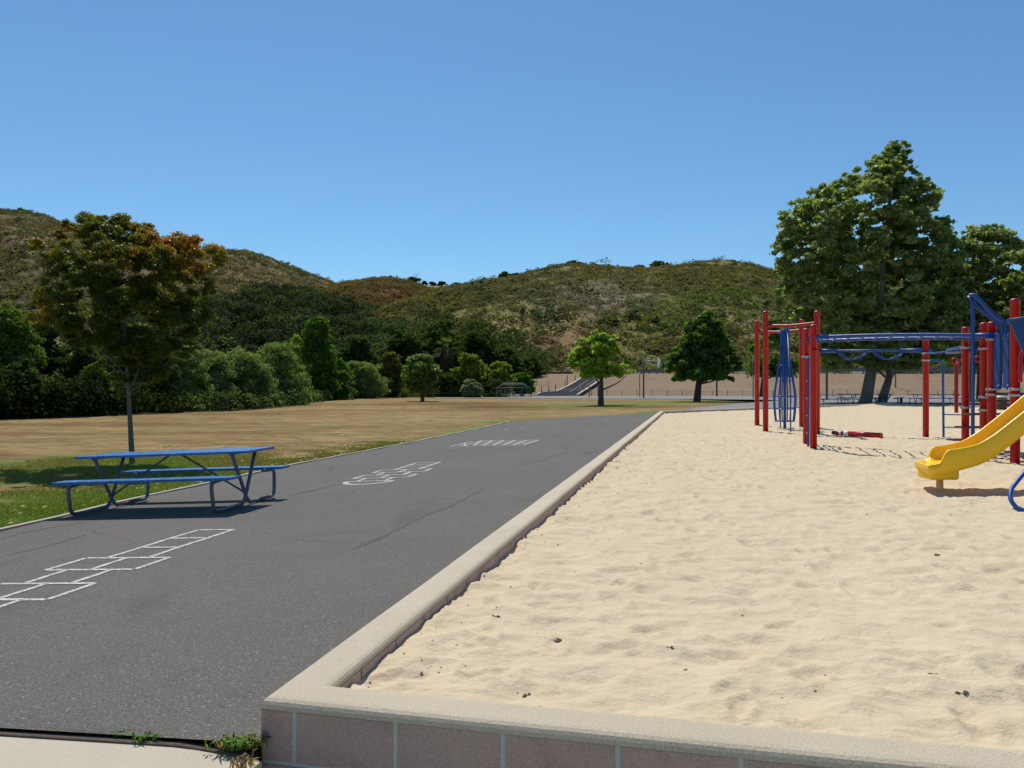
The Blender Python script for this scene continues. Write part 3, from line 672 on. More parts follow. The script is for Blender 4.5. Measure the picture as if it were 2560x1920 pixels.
# sections: X, floor z, rail top z, bottom z
sec = [(5.30, .372, .345, .33), (5.33, .385, .375, .275), (5.40, .392, .40, .262), (5.46, .395, .43, .262), (5.51, .397, .52, .265), (5.56, .40, .582, .275), (5.68, .41, .60, .31), (5.83, .435, .63, .35), (5.97, .475, .675, .395), (6.15, .565, .785, .485), (6.32, .70, .915, .61), (6.53, .875, 1.08, .775), (6.80, 1.09, 1.30, .985), (7.05, 1.25, 1.47, 1.15), (7.3, 1.30, 1.58, 1.2), (7.76, 1.31, 1.62, 1.22)]
Yn, Yf = 9.98, 10.56; rings = []; m = MB()
dense = []
for i in range(len(sec) - 1):
    for j in range(4):
        t = j / 4; p0, p1, p2, p3 = [np.array(sec[min(max(k, 0), len(sec) - 1)]) for k in (i - 1, i, i + 1, i + 2)]
        dense.append(.5 * (2 * p1 + (p2 - p0) * t + (2 * p0 - 5 * p1 + 4 * p2 - p3) * t * t + (3 * p1 - p0 - 3 * p2 + p3) * t ** 3))
dense.append(np.array(sec[-1]))
for (x, fz, tz, bz) in dense:
    k = np.clip((x - 5.16) / .28, 0, 1); nar = .09 * (1 - math.sqrt(max(0, 1 - (1 - k) ** 2)))
    yn, yf = Yn + nar, Yf - nar; tz = max(tz, fz + .004); lipw = .05; rt = min(.022, (tz - fz) * .4 + .002)
    secp = [(yn + .02, bz), (yn, bz + .03), (yn - .002, tz - rt), (yn + lipw * .15, tz - rt * .25), (yn + lipw * .5, tz), (yn + lipw * .85, tz - rt * .25), (yn + lipw, tz - rt),
            (yn + lipw + .015, fz + .05 if tz - fz > .07 else fz + (tz - fz) * .5), (yn + lipw + .06, fz + .006), ((yn + yf) / 2, fz), (yf - lipw - .06, fz + .006), (yf - lipw - .015, fz + .05 if tz - fz > .07 else fz + (tz - fz) * .5),
            (yf - lipw, tz - rt), (yf - lipw * .85, tz - rt * .25), (yf - lipw * .5, tz), (yf - lipw * .15, tz - rt * .25), (yf + .002, tz - rt), (yf, bz + .03), (yf - .02, bz)]
    rings.append([m.bm.verts.new((x + (y - Yn) * .2, y, z)) for y, z in secp])
for a, b in zip(rings, rings[1:]):
    k = len(a)
    for j in range(k): f = m.bm.faces.new((a[j], a[(j + 1) % k], b[(j + 1) % k], b[j])); f.smooth = True
m.bm.faces.new(rings[0]); m.bm.faces.new(rings[-1][::-1])
o = m.build('chute', M['yellow']); o.parent = sd
m = MB(); m.box((5.58, 10.27, .255), (.38, .34, .15), 0, .035); o = m.build('foot_pod', M['yellow']); o.parent = sd
o = MB().lathe((5.62, 10.3, 0), [(.043, -.15), (.043, .2)], 18).build('support_post', M['tan']); o.parent = sd
# red post section lying on the sand
a = G(2083, 1090, flat=SU); b = G(2204, 1097, flat=SU); hz_ = max(float(sandh(x_, y_, *pq(x_, y_))) for x_, y_ in (a[:2], (a[:2] + b[:2]) / 2, b[:2])); t = empty('loose_post', (float(a[0]), float(a[1]), SU + hz_ + .015), 'short red post with white collar lying flat on the sand', 'loose post', rz=math.atan2(b[1] - a[1], b[0] - a[0]))
L = float(np.hypot(*(b - a)[:2]))
MB().tube([(.36, 0, .05), (L, 0, .05)], .068, 18).build('tube', M['red'], t); MB().tube([(.06, 0, .05), (.10, 0, .05), (.12, 0, .05), (.24, 0, .05), (.26, 0, .05), (.36, 0, .05)], [.05, .068, .07, .065, .05, .05], 14).build('end_cap', M['red'], t)
MB().tube([(.345, 0, .05), (.47, 0, .05)], .074, 18).build('collar', M['white'], t); MB().tube([(.2, 0, .05), (.26, 0, .05)], .073, 18).build('collar', M['white'], t); MB().tube([(-.02, 0, .06), (.06, 0, .05)], [.05, .055], 12).build('plug', M['dark'], t)
# trash can at the back of the sand
t = empty('trash_can', (27.2, 43.6, 0), 'dark brown trash can with pale lid rim near the back sandbox wall', 'trash can')
MB().lathe((0, 0, 0), [(.25, 0), (.28, .02), (.29, .72)], 18).build('bin', M['rust'], t); MB().lathe((0, 0, 0), [(.3, .72), (.31, .76), (.29, .80), (.15, .85)], 18).build('lid', M['clamp'], t)
# ------------------------------------------------------------------ litter on the ground
LIT = [(1405, 1614, 'dry brown fern-like leaf on the sand, front centre', .09), (1672, 1629, 'small dark curled leaf on the sand, right of the fern-like leaf', .04), (1318, 1744, 'reddish dry twig leaf just behind the front wall cap', .05), (2333, 1391, 'dark brown bark chunk on the sand below the slide', .13), (1560, 1126, 'dried leaf on the far sand beside the side wall', .22),
       (1535, 1159, 'pair of curled leaves on the sand by the side wall', .2), (2335, 1695, 'tan curled leaf on the sand at far right front', .05), (2405, 1742, 'brown leaf scrap near the front wall at the right', .05), (1241, 1556, 'thin brown leaf near the left wall on the sand', .05), (1713, 1686, 'grey pebble on the sand front right of centre', .03)]
def leafy(name, u, v, label, sz, sd_):
    g_ = G(u, v, flat=SU); g_[2] = SU + float(sandh(g_[0], g_[1], *pq(g_[0], g_[1]))); sz *= .85; r = random.Random(sd_); m = MB()
    for k in range(5):
        a = r.uniform(-.6, .6) + (k % 2) * math.pi; L_ = sz * r.uniform(.4, .8); wz = L_ * .3; ox, oy = r.uniform(-.12, .12) * sz, r.uniform(-.08, .08) * sz
        c_, s_2 = math.cos(a), math.sin(a); z0 = -.001 + .0015 * k
        P_ = lambda x, y, z: (ox + x * c_ - y * s_2, oy + x * s_2 + y * c_, z)
        vs = [m.bm.verts.new(P_(*q_)) for q_ in ((0, 0, z0), (L_ * .5, wz, z0 + L_ * .10), (L_, 0, z0), (L_ * .5, -wz, z0 + L_ * .06))]
        m.bm.faces.new(vs[:3]); m.bm.faces.new((vs[0], vs[2], vs[3]))
    o = m.build(name, M['rust']); o.location = Vector(g_); return tag(o, label, 'litter', 'dry leaves and bits on the sand')
for i, (u, v, lb, sz) in enumerate(LIT): leafy('dry_leaf' if 'bark' not in lb and 'pebble' not in lb else ('bark_chunk' if 'bark' in lb else 'pebble'), u, v, lb, sz, i)
# fine litter
k = 520; pp = rng.uniform(.3, 14, k); qq = .25 + rng.uniform(0, 1, k) ** 1.6 * 30; nearw = rng.random(k) < .35; pp = np.where(nearw, .22 + rng.exponential(.25, k), pp)
X, Y = xy(pp, qq); sz = rng.uniform(.002, .0055, k) * (1 + Y / 9); a = rng.uniform(0, 6.28, k); z = SZ + sandh(X, Y, pp, np.minimum(qq, qback(pp) - .2)) + .002
V = np.stack([np.stack([X + sz * np.cos(a) * 1.6, Y + sz * np.sin(a) * 1.6, z], 1), np.stack([X - sz * np.sin(a), Y + sz * np.cos(a), z + sz * .6], 1), np.stack([X - sz * np.cos(a) * 1.4, Y - sz * np.sin(a) * 1.4, z + .002], 1), np.stack([X + sz * np.sin(a), Y - sz * np.cos(a), z + .001], 1)], 1)
tag(mesh_np('leaf_litter', V, np.arange(4 * k), M['rust']), 'tiny scattered dark bits of dry litter on the sand', 'litter', kind='stuff')
exec_foliage = True
# ------------------------------------------------------------------ foliage
def unit(v): return v / np.maximum(1e-9, np.linalg.norm(v, axis=-1, keepdims=True))
def leaf_quads(P_, Nn, size, asp=.55, r=rng, fold=.12):
    k = len(P_); a = unit(np.cross(Nn, r.normal(size=(k, 3)))); b = np.cross(Nn, a); L_ = (size * np.ones(k))[:, None]
    up = Nn * L_ * fold
    V = np.stack([P_ - a * L_ * .5, P_ + b * L_ * asp * .5 + up, P_ + a * L_ * .5, P_ - b * L_ * asp * .5 + up], 1)
    return V
PAL = {'orange': None,
       'syc': ((.13, .175, .05), (.34, .40, .15)), 'maple': ((.05, .11, .018), (.13, .22, .035)), 'bright': ((.20, .30, .025), (.36, .48, .06)),
       'mid': ((.075, .13, .025), (.18, .26, .055)), 'dark': ((.028, .052, .014), (.085, .125, .032)), 'willow': ((.13, .19, .07), (.25, .33, .12)),
       'yellow': ((.13, .17, .02), (.26, .29, .045)), 'rusty': ((.09, .095, .02), (.18, .17, .035)), 'pale': ((.16, .20, .12), (.28, .32, .2)), 'grey': ((.09, .09, .08), (.15, .15, .12)),
       'green': ((.05, .12, .02), (.12, .24, .03))}
def palcol(kind, n, r=rng, clump=None):
    a, b = [np.array(x) for x in PAL[kind]]; t = r.random(n) * .6 + (clump if clump is not None else r.random(n)) * .4
    return a + (b - a) * t[:, None]
def puffs_from_profile(prof, d, n, rpx, r, depth=.85, rag=0):
    prof = sorted(prof); vs = np.array([p_[0] for p_ in prof], float); ls = np.array([p_[1] for p_ in prof], float); rs = np.array([p_[2] for p_ in prof], float)
    out = []; tries = 0; ww = (rs - ls).max()
    while len(out) < n and tries < n * 60:
        tries += 1; v = r.uniform(vs[0], vs[-1]); l = np.interp(v, vs, ls); rr_ = np.interp(v, vs, rs)
        if r.random() > (rr_ - l) / ww + .12: continue
        rad_ = r.uniform(*rpx) * min(1, .45 + (rr_ - l) / ww * .8); hw = (rr_ - l) / 2
        if hw < rad_ * .8: rad_ = max(hw * .8, rpx[0] * .4)
        x = r.uniform(-1, 1); sh = r.random() ** .45; c_ = (l + rr_) / 2; inner = max(hw - rad_ * 1.2, 0)
        th = r.uniform(0, 2 * math.pi); dx = math.cos(th) * sh * inner; dy = math.sin(th) * sh * inner * depth
        vv = min(max(v, vs[0] + rad_ * 1.0), vs[-1] - rad_ * .6)
        out.append((*W(c_ + dx, vv, d), rad_ / F * d, dy / F * d))
    for _ in range(rag):
        v = r.uniform(vs[0], vs[-1]); sd_ = r.choice([-1, 1]); e_ = np.interp(v, vs, ls) if sd_ < 0 else np.interp(v, vs, rs); q_ = r.uniform(.7, 1.3) * rpx[0]
        out.append((*W(e_ + sd_ * r.uniform(-1.2, -.1) * rpx[0], v - r.uniform(0, .3) * rpx[0], d), -q_ / F * d, r.uniform(-1, 1) * rpx[1] / F * d))
    a = np.array(out); a[:, 1] += a[:, 4]; return a[:, :4]
def crown(parent, pf, nleaf, size, kind, r, mat='leaf', asp=.6, colf=None, flat=.8, sub=9, name='crown', loc=None):
    Ps, Ns, Cs = [], [], []
    mr = pf[pf[:, 3] > 0, 3].mean()
    for (x, y, z, rad_) in pf:
        k = max(12, int(nleaf * (rad_ / mr) ** 2)) if rad_ > 0 else max(14, int(nleaf * .22)); rad_ = abs(rad_); dirs = unit(r.normal(size=(sub, 3))); dirs[:, 2] = np.abs(dirs[:, 2]) * .9 - .25
        cl = dirs * rad_ * r.uniform(.3, .95, (sub, 1)) * np.array([1, 1, flat]); idx = r.integers(0, sub, k)
        off = unit(r.normal(size=(k, 3))) * (r.random((k, 1)) ** .6) * rad_ * .74
        p_ = np.array([x, y, z]) + cl[idx] + off * np.array([1, 1, .75]); nn = unit(unit(cl[idx] + off) * .5 + np.array([0, 0, .4]) + r.normal(size=(k, 3)) * .65)
        Ps.append(p_); Ns.append(nn); Cs.append(np.full(k, r.random()) * .6 + r.random(sub)[idx] * .4)
    P_ = np.concatenate(Ps); Nn = np.concatenate(Ns); cl = np.concatenate(Cs); k = len(P_)
    col = colf(P_, cl, r) if colf else palcol(kind, k, r, cl)
    V = leaf_quads(P_, Nn, size * r.uniform(.7, 1.3, k), asp, r); o_ = np.array(loc if loc is not None else (0, 0, 0))
    return mesh_np(name, V - o_, np.arange(4 * k), M[mat], parent, np.repeat(col, 4, 0))
def limbs(base_, top, r0, pf, nl, r, fork=.35, mat='bark', parent=None, loc=(0, 0, 0), bend=.0, leader=.9):
    m = MB(); loc = Vector(loc); b = Vector(base_) - loc; t = Vector(top) - loc
    tr = [b + Vector((0, 0, -.15)), b + (t - b) * .12 + Vector((bend * .5, 0, 0)), b + (t - b) * .35 + Vector((bend, 0, 0)), b + (t - b) * .6, b + (t - b) * leader]
    tr = smooth_path(tr, 4); K = len(tr); rs = [r0 * (1.35 if i == 0 else 1) * (1 - .86 * (i / (K - 1)) ** 1.1) for i in range(K)]; m.tube(tr, rs, 10)
    idx = r.permutation(len(pf))[:nl]
    for i in idx:
        e = Vector(pf[i, :3]) - loc; rel = (e.z - b.z) / max(.1, (t.z - b.z)); hfr = min(.92, max(fork + r.uniform(0, .08), rel - r.uniform(.1, .24))) / leader; fi = min(.999, hfr) * (K - 1); s0 = tr[int(fi)].lerp(tr[min(K - 1, int(fi) + 1)], fi - int(fi)); rr_ = rs[int(fi)] * .38
        mid = s0.lerp(e, .5) + Vector((r.normal() * .05, r.normal() * .05, .02)) * (e - s0).length - Vector((0, 0, .06 * (e - s0).length))
        m.tube(smooth_path([s0, mid, e], 4), [rr_ * (1 - .85 * j / 8) for j in range(9)], 6)
    return m.build('trunk', M[mat], parent)
# --- orange-tinted tree on the lawn
def colorange(P_, cl, r):
    u = P_[:, 0] / P_[:, 1] * F + CU; v = HV + (H - P_[:, 2]) / P_[:, 1] * F; k = len(P_)
    top = np.clip((760 - v) / 240, 0, 1); rt = np.clip((u - 250) / 240, 0, 1) * top; lf = np.exp(-((u - 120) / 50) ** 2 - ((v - 790) / 60) ** 2)
    o_ = np.clip(rt * .9 + top * .35 + lf * .6 + (fbm(u * .03, v * .03, 3) - .5) * 1.6 + (r.random(k) - .5) * .35 - .19, 0, 1)[:, None]
    g_ = np.array([.06, .085, .014]) + cl[:, None] * np.array([.075, .07, .012]); og = np.array([.36, .12, .02]) + r.random((k, 1)) * np.array([.18, .06, .01]); ye = np.array([.24, .17, .015])
    return np.where(o_ < .5, g_ + (ye - g_) * o_ * 2, ye + (og - ye) * (o_ - .5) * 2)
r = np.random.default_rng(21); ot = G(331, 1159); d = ot[1]
t = empty('orange_leaf_tree', ot, 'young tree with olive and orange tinted leaves behind the near picnic table', 'tree')
prof = [(540, 200, 290), (556, 168, 345), (578, 172, 395), (600, 105, 480), (622, 80, 545), (650, 105, 562), (680, 118, 540), (712, 100, 535), (760, 92, 515), (800, 88, 535), (830, 95, 500), (868, 190, 490), (900, 225, 465), (930, 250, 440), (958, 285, 395)]
pf = puffs_from_profile(prof, d, 330, (12, 27), r, rag=80)
ext = [(440, 605, 26), (475, 600, 22), (535, 625, 24), (548, 650, 20), (90, 610, 18), (215, 548, 24), (300, 552, 22), (335, 570, 18), (100, 790, 26), (480, 800, 30), (520, 790, 18), (180, 565, 14), (375, 568, 10)]
pf = np.concatenate([pf, np.array([(*W(a, b, d + r.uniform(-.5, .5)), c_ / F * d) for a, b, c_ in ext])])
limbs(ot, W(300, 590, d), .07, pf, 22, r, .37, 'bark', t, ot)
crown(t, pf, 420, .068, 'orange', r, colf=colorange, loc=ot, asp=.45)
# dead pale branches
m = MB(); lc = Vector(ot)
m.tube([Vector(W(250, 845, d - .9)) - lc, Vector(W(228, 828, d - 1)) - lc, Vector(W(215, 812, d - 1)) - lc, Vector(W(200, 790, d - 1)) - lc, Vector(W(196, 775, d - 1)) - lc], [.018, .015, .012, .009, .004], 6)
m.tube([Vector(W(228, 828, d - 1)) - lc, Vector(W(212, 790, d - 1)) - lc, Vector(W(205, 770, d - 1)) - lc], [.012, .009, .003], 6); m.build('dead_branch', M['cap'], t)
# --- big sycamores on the right
def tree(name, label, base_px, prof, d, npuff, rpx, nleaf, size, kind, r0, nl=14, mat='leaf', bmat='barkd', seed=0, top=None, group=None, flat0=None, asp=.6, bend=0, cat='tree', fork=.3, sub=9, depth=.85, leader=.9, rag=0):
    r = np.random.default_rng(seed + 100); u0, v0 = base_px
    b = W(u0, v0, d); b[2] = gz(b[0], b[1]) if flat0 is None else flat0
    t = empty(name, b, label, cat, group); pf = puffs_from_profile(prof, d, npuff, rpx, r, depth, rag)
    tp = top or ((prof[0][1] + prof[0][2]) / 2, prof[0][0] + rpx[0])
    limbs(b, W(tp[0], tp[1], d), r0, pf, nl, r, fork, bmat, t, b, bend, leader); crown(t, pf, nleaf, size, kind, r, mat, asp, loc=b, sub=sub); return t
big = [(362, 2232, 2258), (385, 2205, 2268), (415, 2150, 2280), (440, 2095, 2290), (470, 2045, 2335), (520, 1958, 2352), (580, 1952, 2372), (650, 1925, 2400), (700, 1945, 2415), (760, 1935, 2425), (820, 2000, 2425), (875, 2010, 2400), (925, 2050, 2320)]
SYC = G(2165, 1008, flat=0)[1]
tree('sycamore_tree', 'tallest tree, large leafy crown rising behind the climbing structure', (2163, 1008), big, SYC, 980, (9, 21), 100, .34, 'syc', .5, 18, 'leaf', 'barks', 1, (2240, 385), flat0=0, fork=.26, bend=.3, leader=.97, rag=110, asp=.7)
g2 = W(2203, 1008, SYC + 1.5); 
t = tree('leaning_sycamore', 'curved second trunk with its own foliage just right of the tallest tree trunk', (2201, 1008), [(640, 2230, 2400), (720, 2200, 2430), (800, 2180, 2425), (870, 2160, 2400), (915, 2180, 2360)], SYC + 1.5, 40, (20, 38), 220, .42, 'syc', .42, 12, 'leaf', 'barks', 2, (2215, 800), flat0=0, bend=.55, fork=.2, rag=20)
tree('right_sycamore', 'sycamore with slanting dark trunk and ragged crown at right, behind the red posts', (2424, 1010), [(562, 2440, 2478), (590, 2385, 2535), (640, 2350, 2570), (700, 2350, 2590), (760, 2370, 2590), (820, 2400, 2580)], SYC + 2, 170, (9, 22), 115, .34, 'syc', .34, 22, 'leaf', 'barkd', 3, (2455, 590), flat0=0, fork=.5, rag=40, asp=.7)
tree('edge_sycamore', 'sycamore foliage cut off by the right edge of the picture', (2640, 1020), [(612, 2560, 2640), (650, 2515, 2700), (720, 2500, 2720), (790, 2510, 2720), (880, 2520, 2700)], SYC - 3, 130, (10, 24), 130, .34, 'syc', .4, 16, 'leaf', 'barkd', 4, (2620, 640), flat0=0, rag=30, asp=.7)
tree('bright_backlit_tree', 'lighter yellow-green tree behind the blue arch pole', (2450, 1000), [(722, 2380, 2520), (760, 2340, 2570), (820, 2320, 2600), (880, 2330, 2600), (925, 2370, 2570)], 72, 60, (20, 40), 230, .42, 'mid', .35, 12, 'leaf', 'barkd', 5, flat0=0)
tree('background_tree', 'low shaded tree behind the leftmost red posts', (1903, 990), [(790, 1905, 1935), (830, 1895, 1975), (870, 1850, 2005), (910, 1842, 2015), (945, 1865, 2000)], 98, 36, (14, 28), 200, .4, 'mid', .28, 10, 'farleaf', 'barkd', 6, flat0=0)
tree('round_maple', 'dense dark green conical tree left of the red posts, standing on the lawn', (1742, 1004), [(780, 1755, 1775), (800, 1735, 1795), (830, 1712, 1808), (860, 1700, 1815), (880, 1688, 1840), (910, 1668, 1848), (935, 1660, 1850), (952, 1690, 1830)], G(1742, 1004)[1], 95, (11, 24), 210, .40, 'maple', .36, 16, 'leaf', 'barkd', 7, rag=50)
bt = G(1502, 1013)
tree('lime_green_tree', 'bright lime green tree with clumped leaves, centre of the far lawn', (1502, 1013), [(831, 1480, 1530), (850, 1450, 1545), (880, 1425, 1550), (905, 1425, 1545), (925, 1430, 1585), (945, 1440, 1580)], bt[1], 100, (8, 16), 120, .26, 'bright', .27, 12, 'leaf', 'barkd', 8, fork=.3, rag=25)
tree('round_lawn_tree', 'small round tree on the dry field in front of the dark trees', (1056, 1003), [(884, 1040, 1075), (900, 1015, 1098), (930, 1000, 1108), (960, 1003, 1105), (985, 1020, 1090)], G(1056, 1003)[1], 55, (10, 20), 180, .3, 'mid', .2, 10, 'leaf', 'barkd', 9)
# --- tree line
def ell(u, hw, vt, vb, lobes=1.0):
    rows = []
    for f_ in (0, .06, .18, .35, .55, .8, 1): rows.append((vt + (vb - vt) * f_, u - hw * min(1, (.25 + 1.9 * f_ ** .6 * (1 - f_ * .25)) * .75), u + hw * min(1, (.25 + 1.9 * f_ ** .6 * (1 - f_ * .25)) * .75)))
    return rows
TL = [(15, 95, 762, 1045, 46, 'mid', 'leafy_tree', 'tall sunlit green tree at the left edge, left of the orange-tinted tree'),
      (125, 75, 800, 1045, 50, 'dark', 'dark_tree', 'dark tree between the left edge tree and the orange-tinted tree trunk'),
      (215, 75, 846, 1040, 48, 'dark', 'dark_tree', 'dark bushy tree left of the orange-tinted tree trunk'),
      (325, 85, 826, 1038, 54, 'dark', 'dark_tree', 'dark tree directly behind the orange-tinted tree trunk'),
      (55, 70, 900, 1048, 42, 'dark', 'dark_bush', 'rounded dark bush in front of the left edge tree'),
      (240, 50, 905, 1040, 45, 'mid', 'green_bush', 'medium green bush low beside the orange-tinted tree trunk'),
      (410, 50, 880, 1032, 50, 'dark', 'dark_tree', 'dark shaded tree just right of the orange-tinted tree trunk'),
      (455, 82, 858, 1030, 53, 'willow', 'willow_tree', 'grey-green willow, first one right of the orange-tinted tree'),
      (535, 80, 874, 1028, 56, 'willow', 'willow_tree', 'grey-green willow, second from the left of the row'),
      (615, 78, 876, 1025, 58, 'willow', 'willow_tree', 'grey-green willow, third from the left of the row'),
      (690, 84, 852, 1020, 62, 'willow', 'willow_tree', 'taller grey-green willow touching the dark cone-shaped tree'),
      (742, 22, 838, 950, 84, 'bright', 'leafy_tree', 'slim yellow-green tree peeking out left of the cone-shaped tree'),
      (845, 40, 895, 1000, 78, 'green', 'leafy_tree', 'bright green tree hugging the right side of the cone-shaped tree'),
      (905, 66, 900, 998, 86, 'willow', 'willow_bush', 'light green rounded willow bush right of the cone-shaped tree'),
      (895, 62, 838, 990, 100, 'dark', 'oak_tree', 'dark oak above the light green rounded willow bush'),
      (972, 40, 878, 994, 92, 'rusty', 'leafy_tree', 'rusty yellow-green tree left of the small round lawn tree'),
      (1008, 72, 830, 985, 108, 'dark', 'oak_tree', 'dark oak left of the palm'),
      (1095, 78, 802, 985, 112, 'dark', 'oak_tree', 'tall dark oak right behind the palm'),
      (1190, 75, 822, 985, 114, 'dark', 'oak_tree', 'dark oak right of the palm, above the yellow-green trees'),
      (1268, 65, 866, 985, 116, 'dark', 'oak_tree', 'dark oak stepping down towards the dirt bank'),
      (1325, 42, 892, 985, 122, 'dark', 'oak_tree', 'rightmost dark oak beside the stone piers above the dirt bank'),
      (1172, 46, 884, 975, 96, 'yellow', 'leafy_tree', 'yellow-green tree just right of the palm'),
      (1245, 42, 902, 985, 97, 'yellow', 'leafy_tree', 'yellow-green tree above the ball field backstop'),
      (1122, 42, 930, 992, 94, 'dark', 'dark_bush', 'dark bush under the palm'),
      (1178, 26, 948, 993, 91, 'pale', 'pale_shrub', 'pale grey-green shrub under the yellow-green trees'),
      (1305, 30, 930, 985, 101, 'green', 'green_bush', 'bright green bush behind the ball field backstop'),
      (1225, 45, 945, 992, 95, 'dark', 'dark_bush', 'dark bush behind the left half of the backstop')]
for i, (u, hw, vt, vb, d, kind, nm, lb) in enumerate(TL):
    wpx = hw * 2 * (vb - vt); lsz = {'willow': .17, 'dark': .24}.get(kind, .22) * d / 70 + .05; rp = (hw * .16, hw * .34)
    npf = int(np.clip(wpx / (rp[1] ** 2 * .35), 26, 90)); nlf = int(np.clip((rp[1] * d / F) ** 2 / lsz ** 2 * 20, 80, 300))
    tree(nm, lb, (u, vb), ell(u, hw, vt, vb), d, npf, rp, nlf, lsz, kind, .16 * d / 50, 6, 'farleaf', 'barkd', 30 + i, group='trees beyond the dry field', asp=.4 if kind == 'willow' else .65, sub=7, rag=16)
tree('cone_shaped_tree', 'tall dense cone-shaped dark green tree in the middle of the tree line', (795, 1004), [(790, 780, 805), (805, 762, 822), (830, 750, 838), (880, 743, 848), (930, 745, 858), (975, 750, 865), (1000, 760, 855)], 76, 90, (11, 24), 200, .34, 'maple', .3, 8, 'farleaf', 'barkd', 70, group='trees beyond the dry field')
# palm
r = np.random.default_rng(5); pb = W(1117, 985, 100); pb[2] = gz(pb[0], pb[1]); t = empty('palm_tree', pb, 'single fan palm with drooping dry skirt among the dark oaks', 'palm')
tz = W(1117, 872, 100)[2] - pb[2]; MB().tube([(0, 0, -.2), (0, 0, tz)], [.4, .35], 10).build('trunk', M['barkd'], t)
Vs, Cs = [], []
for k in range(46):
    a = r.uniform(0, 6.28); e = r.uniform(-.9, 1.35); L_ = r.uniform(1.7, 2.4); dr = np.array([math.cos(a) * math.cos(e), math.sin(a) * math.cos(e), math.sin(e)]); sd2 = np.array([-math.sin(a), math.cos(a), 0])
    c0 = np.array([0, 0, tz]); col = np.array([.12, .17, .035]) * r.uniform(.6, 1.3) if e > -.2 else np.array([.20, .17, .11]) * r.uniform(.5, 1.1)
    for j in range(7):
        ph = (j - 3) * .24; dd = dr * math.cos(ph) + sd2 * math.sin(ph); tip = c0 + dr * L_ * .5 + dd * L_ * .55 - np.array([0, 0, .35]) * (1 + abs(ph)); root = c0 + dr * L_ * .45
        ww = np.cross(dd, [0, 0, 1]); ww = ww / (np.linalg.norm(ww) + 1e-6) * .08; Vs.append([root - ww, root + ww, tip + ww * .2, tip - ww * .2]); Cs.append(col)
    Vs.append([c0 - sd2 * .03, c0 + sd2 * .03, c0 + dr * L_ * .5 + sd2 * .03, c0 + dr * L_ * .5 - sd2 * .03]); Cs.append(col)
for k in range(220):
    a = r.uniform(0, 6.28); z = tz - r.uniform(.1, 3.0); rr_ = .45 + .3 * r.random(); p_ = np.array([math.cos(a) * rr_, math.sin(a) * rr_, z]); sd2 = np.array([-math.sin(a), math.cos(a), 0]) * .1; dn = np.array([math.cos(a) * .2, math.sin(a) * .2, -.9])
    Vs.append([p_ - sd2, p_ + sd2, p_ + sd2 * .3 + dn, p_ - sd2 * .3 + dn]); Cs.append(np.array([.11, .09, .06]) * r.uniform(.4, 1.2))
mesh_np('crown', np.array(Vs), np.arange(4 * len(Vs)), M['farleaf'], t, np.repeat(np.array(Cs), 4, 0))
# understory along the field edge (uncountable brush)
r = np.random.default_rng(8); EDL = [(-200, 1058), (0, 1051), (200, 1044), (400, 1034), (560, 1029), (685, 1021), (760, 1011), (811, 1003), (906, 997), (1000, 994.5), (1100, 994), (1300, 994)]
eu = np.array([a for a, _ in EDL]); ev = np.array([b for _, b in EDL]); Ps, Ns, Cs = [], [], []
for k in range(760):
    u = r.uniform(-200, 1270); v = np.interp(u, eu, ev); g_ = G(u, v); Y0 = g_[1] * (1 + abs(r.normal()) * .07 + .012); rad_ = r.uniform(.35, 1.0); x = g_[0] / g_[1] * Y0; z0 = float(gz(x, Y0)) + r.uniform(0, 1.9 if u < 380 else .7) * (1 if r.random() < .6 else .3)
    n_ = 70; o_ = unit(r.normal(size=(n_, 3))) * rad_ * r.uniform(.6, 1, (n_, 1)); Ps.append(np.array([x, Y0, z0]) + o_); Ns.append(unit(o_ + r.normal(size=(n_, 3)) * .4 + [0, 0, .3])); Cs.append(palcol('willow' if u > 420 and r.random() < .6 else 'dark', n_, r, np.full(n_, r.random())) * r.uniform(.25, .75))  # brush colours scaled down, painting in the shade at the tree bases
P_ = np.concatenate(Ps); V = leaf_quads(P_, np.concatenate(Ns), r.uniform(.15, .32, len(P_)), .6, r)
tag(mesh_np('understory_brush', V, np.arange(4 * len(P_)), M['farleaf'], None, np.repeat(np.concatenate(Cs), 4, 0)), 'dark continuous brush along the far edge of the dry field', 'brush', kind='stuff')
# dark floor under the trees
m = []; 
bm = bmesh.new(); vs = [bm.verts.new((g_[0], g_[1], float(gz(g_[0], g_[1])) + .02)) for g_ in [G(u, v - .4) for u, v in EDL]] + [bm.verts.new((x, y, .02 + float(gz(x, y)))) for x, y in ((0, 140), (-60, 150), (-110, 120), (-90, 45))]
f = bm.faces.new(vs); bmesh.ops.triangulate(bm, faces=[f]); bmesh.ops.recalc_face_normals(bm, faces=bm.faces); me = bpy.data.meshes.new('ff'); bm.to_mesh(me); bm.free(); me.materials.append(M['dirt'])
o = bpy.data.objects.new('woodland_soil', me); COL.objects.link(o); tag(o, kind='structure')

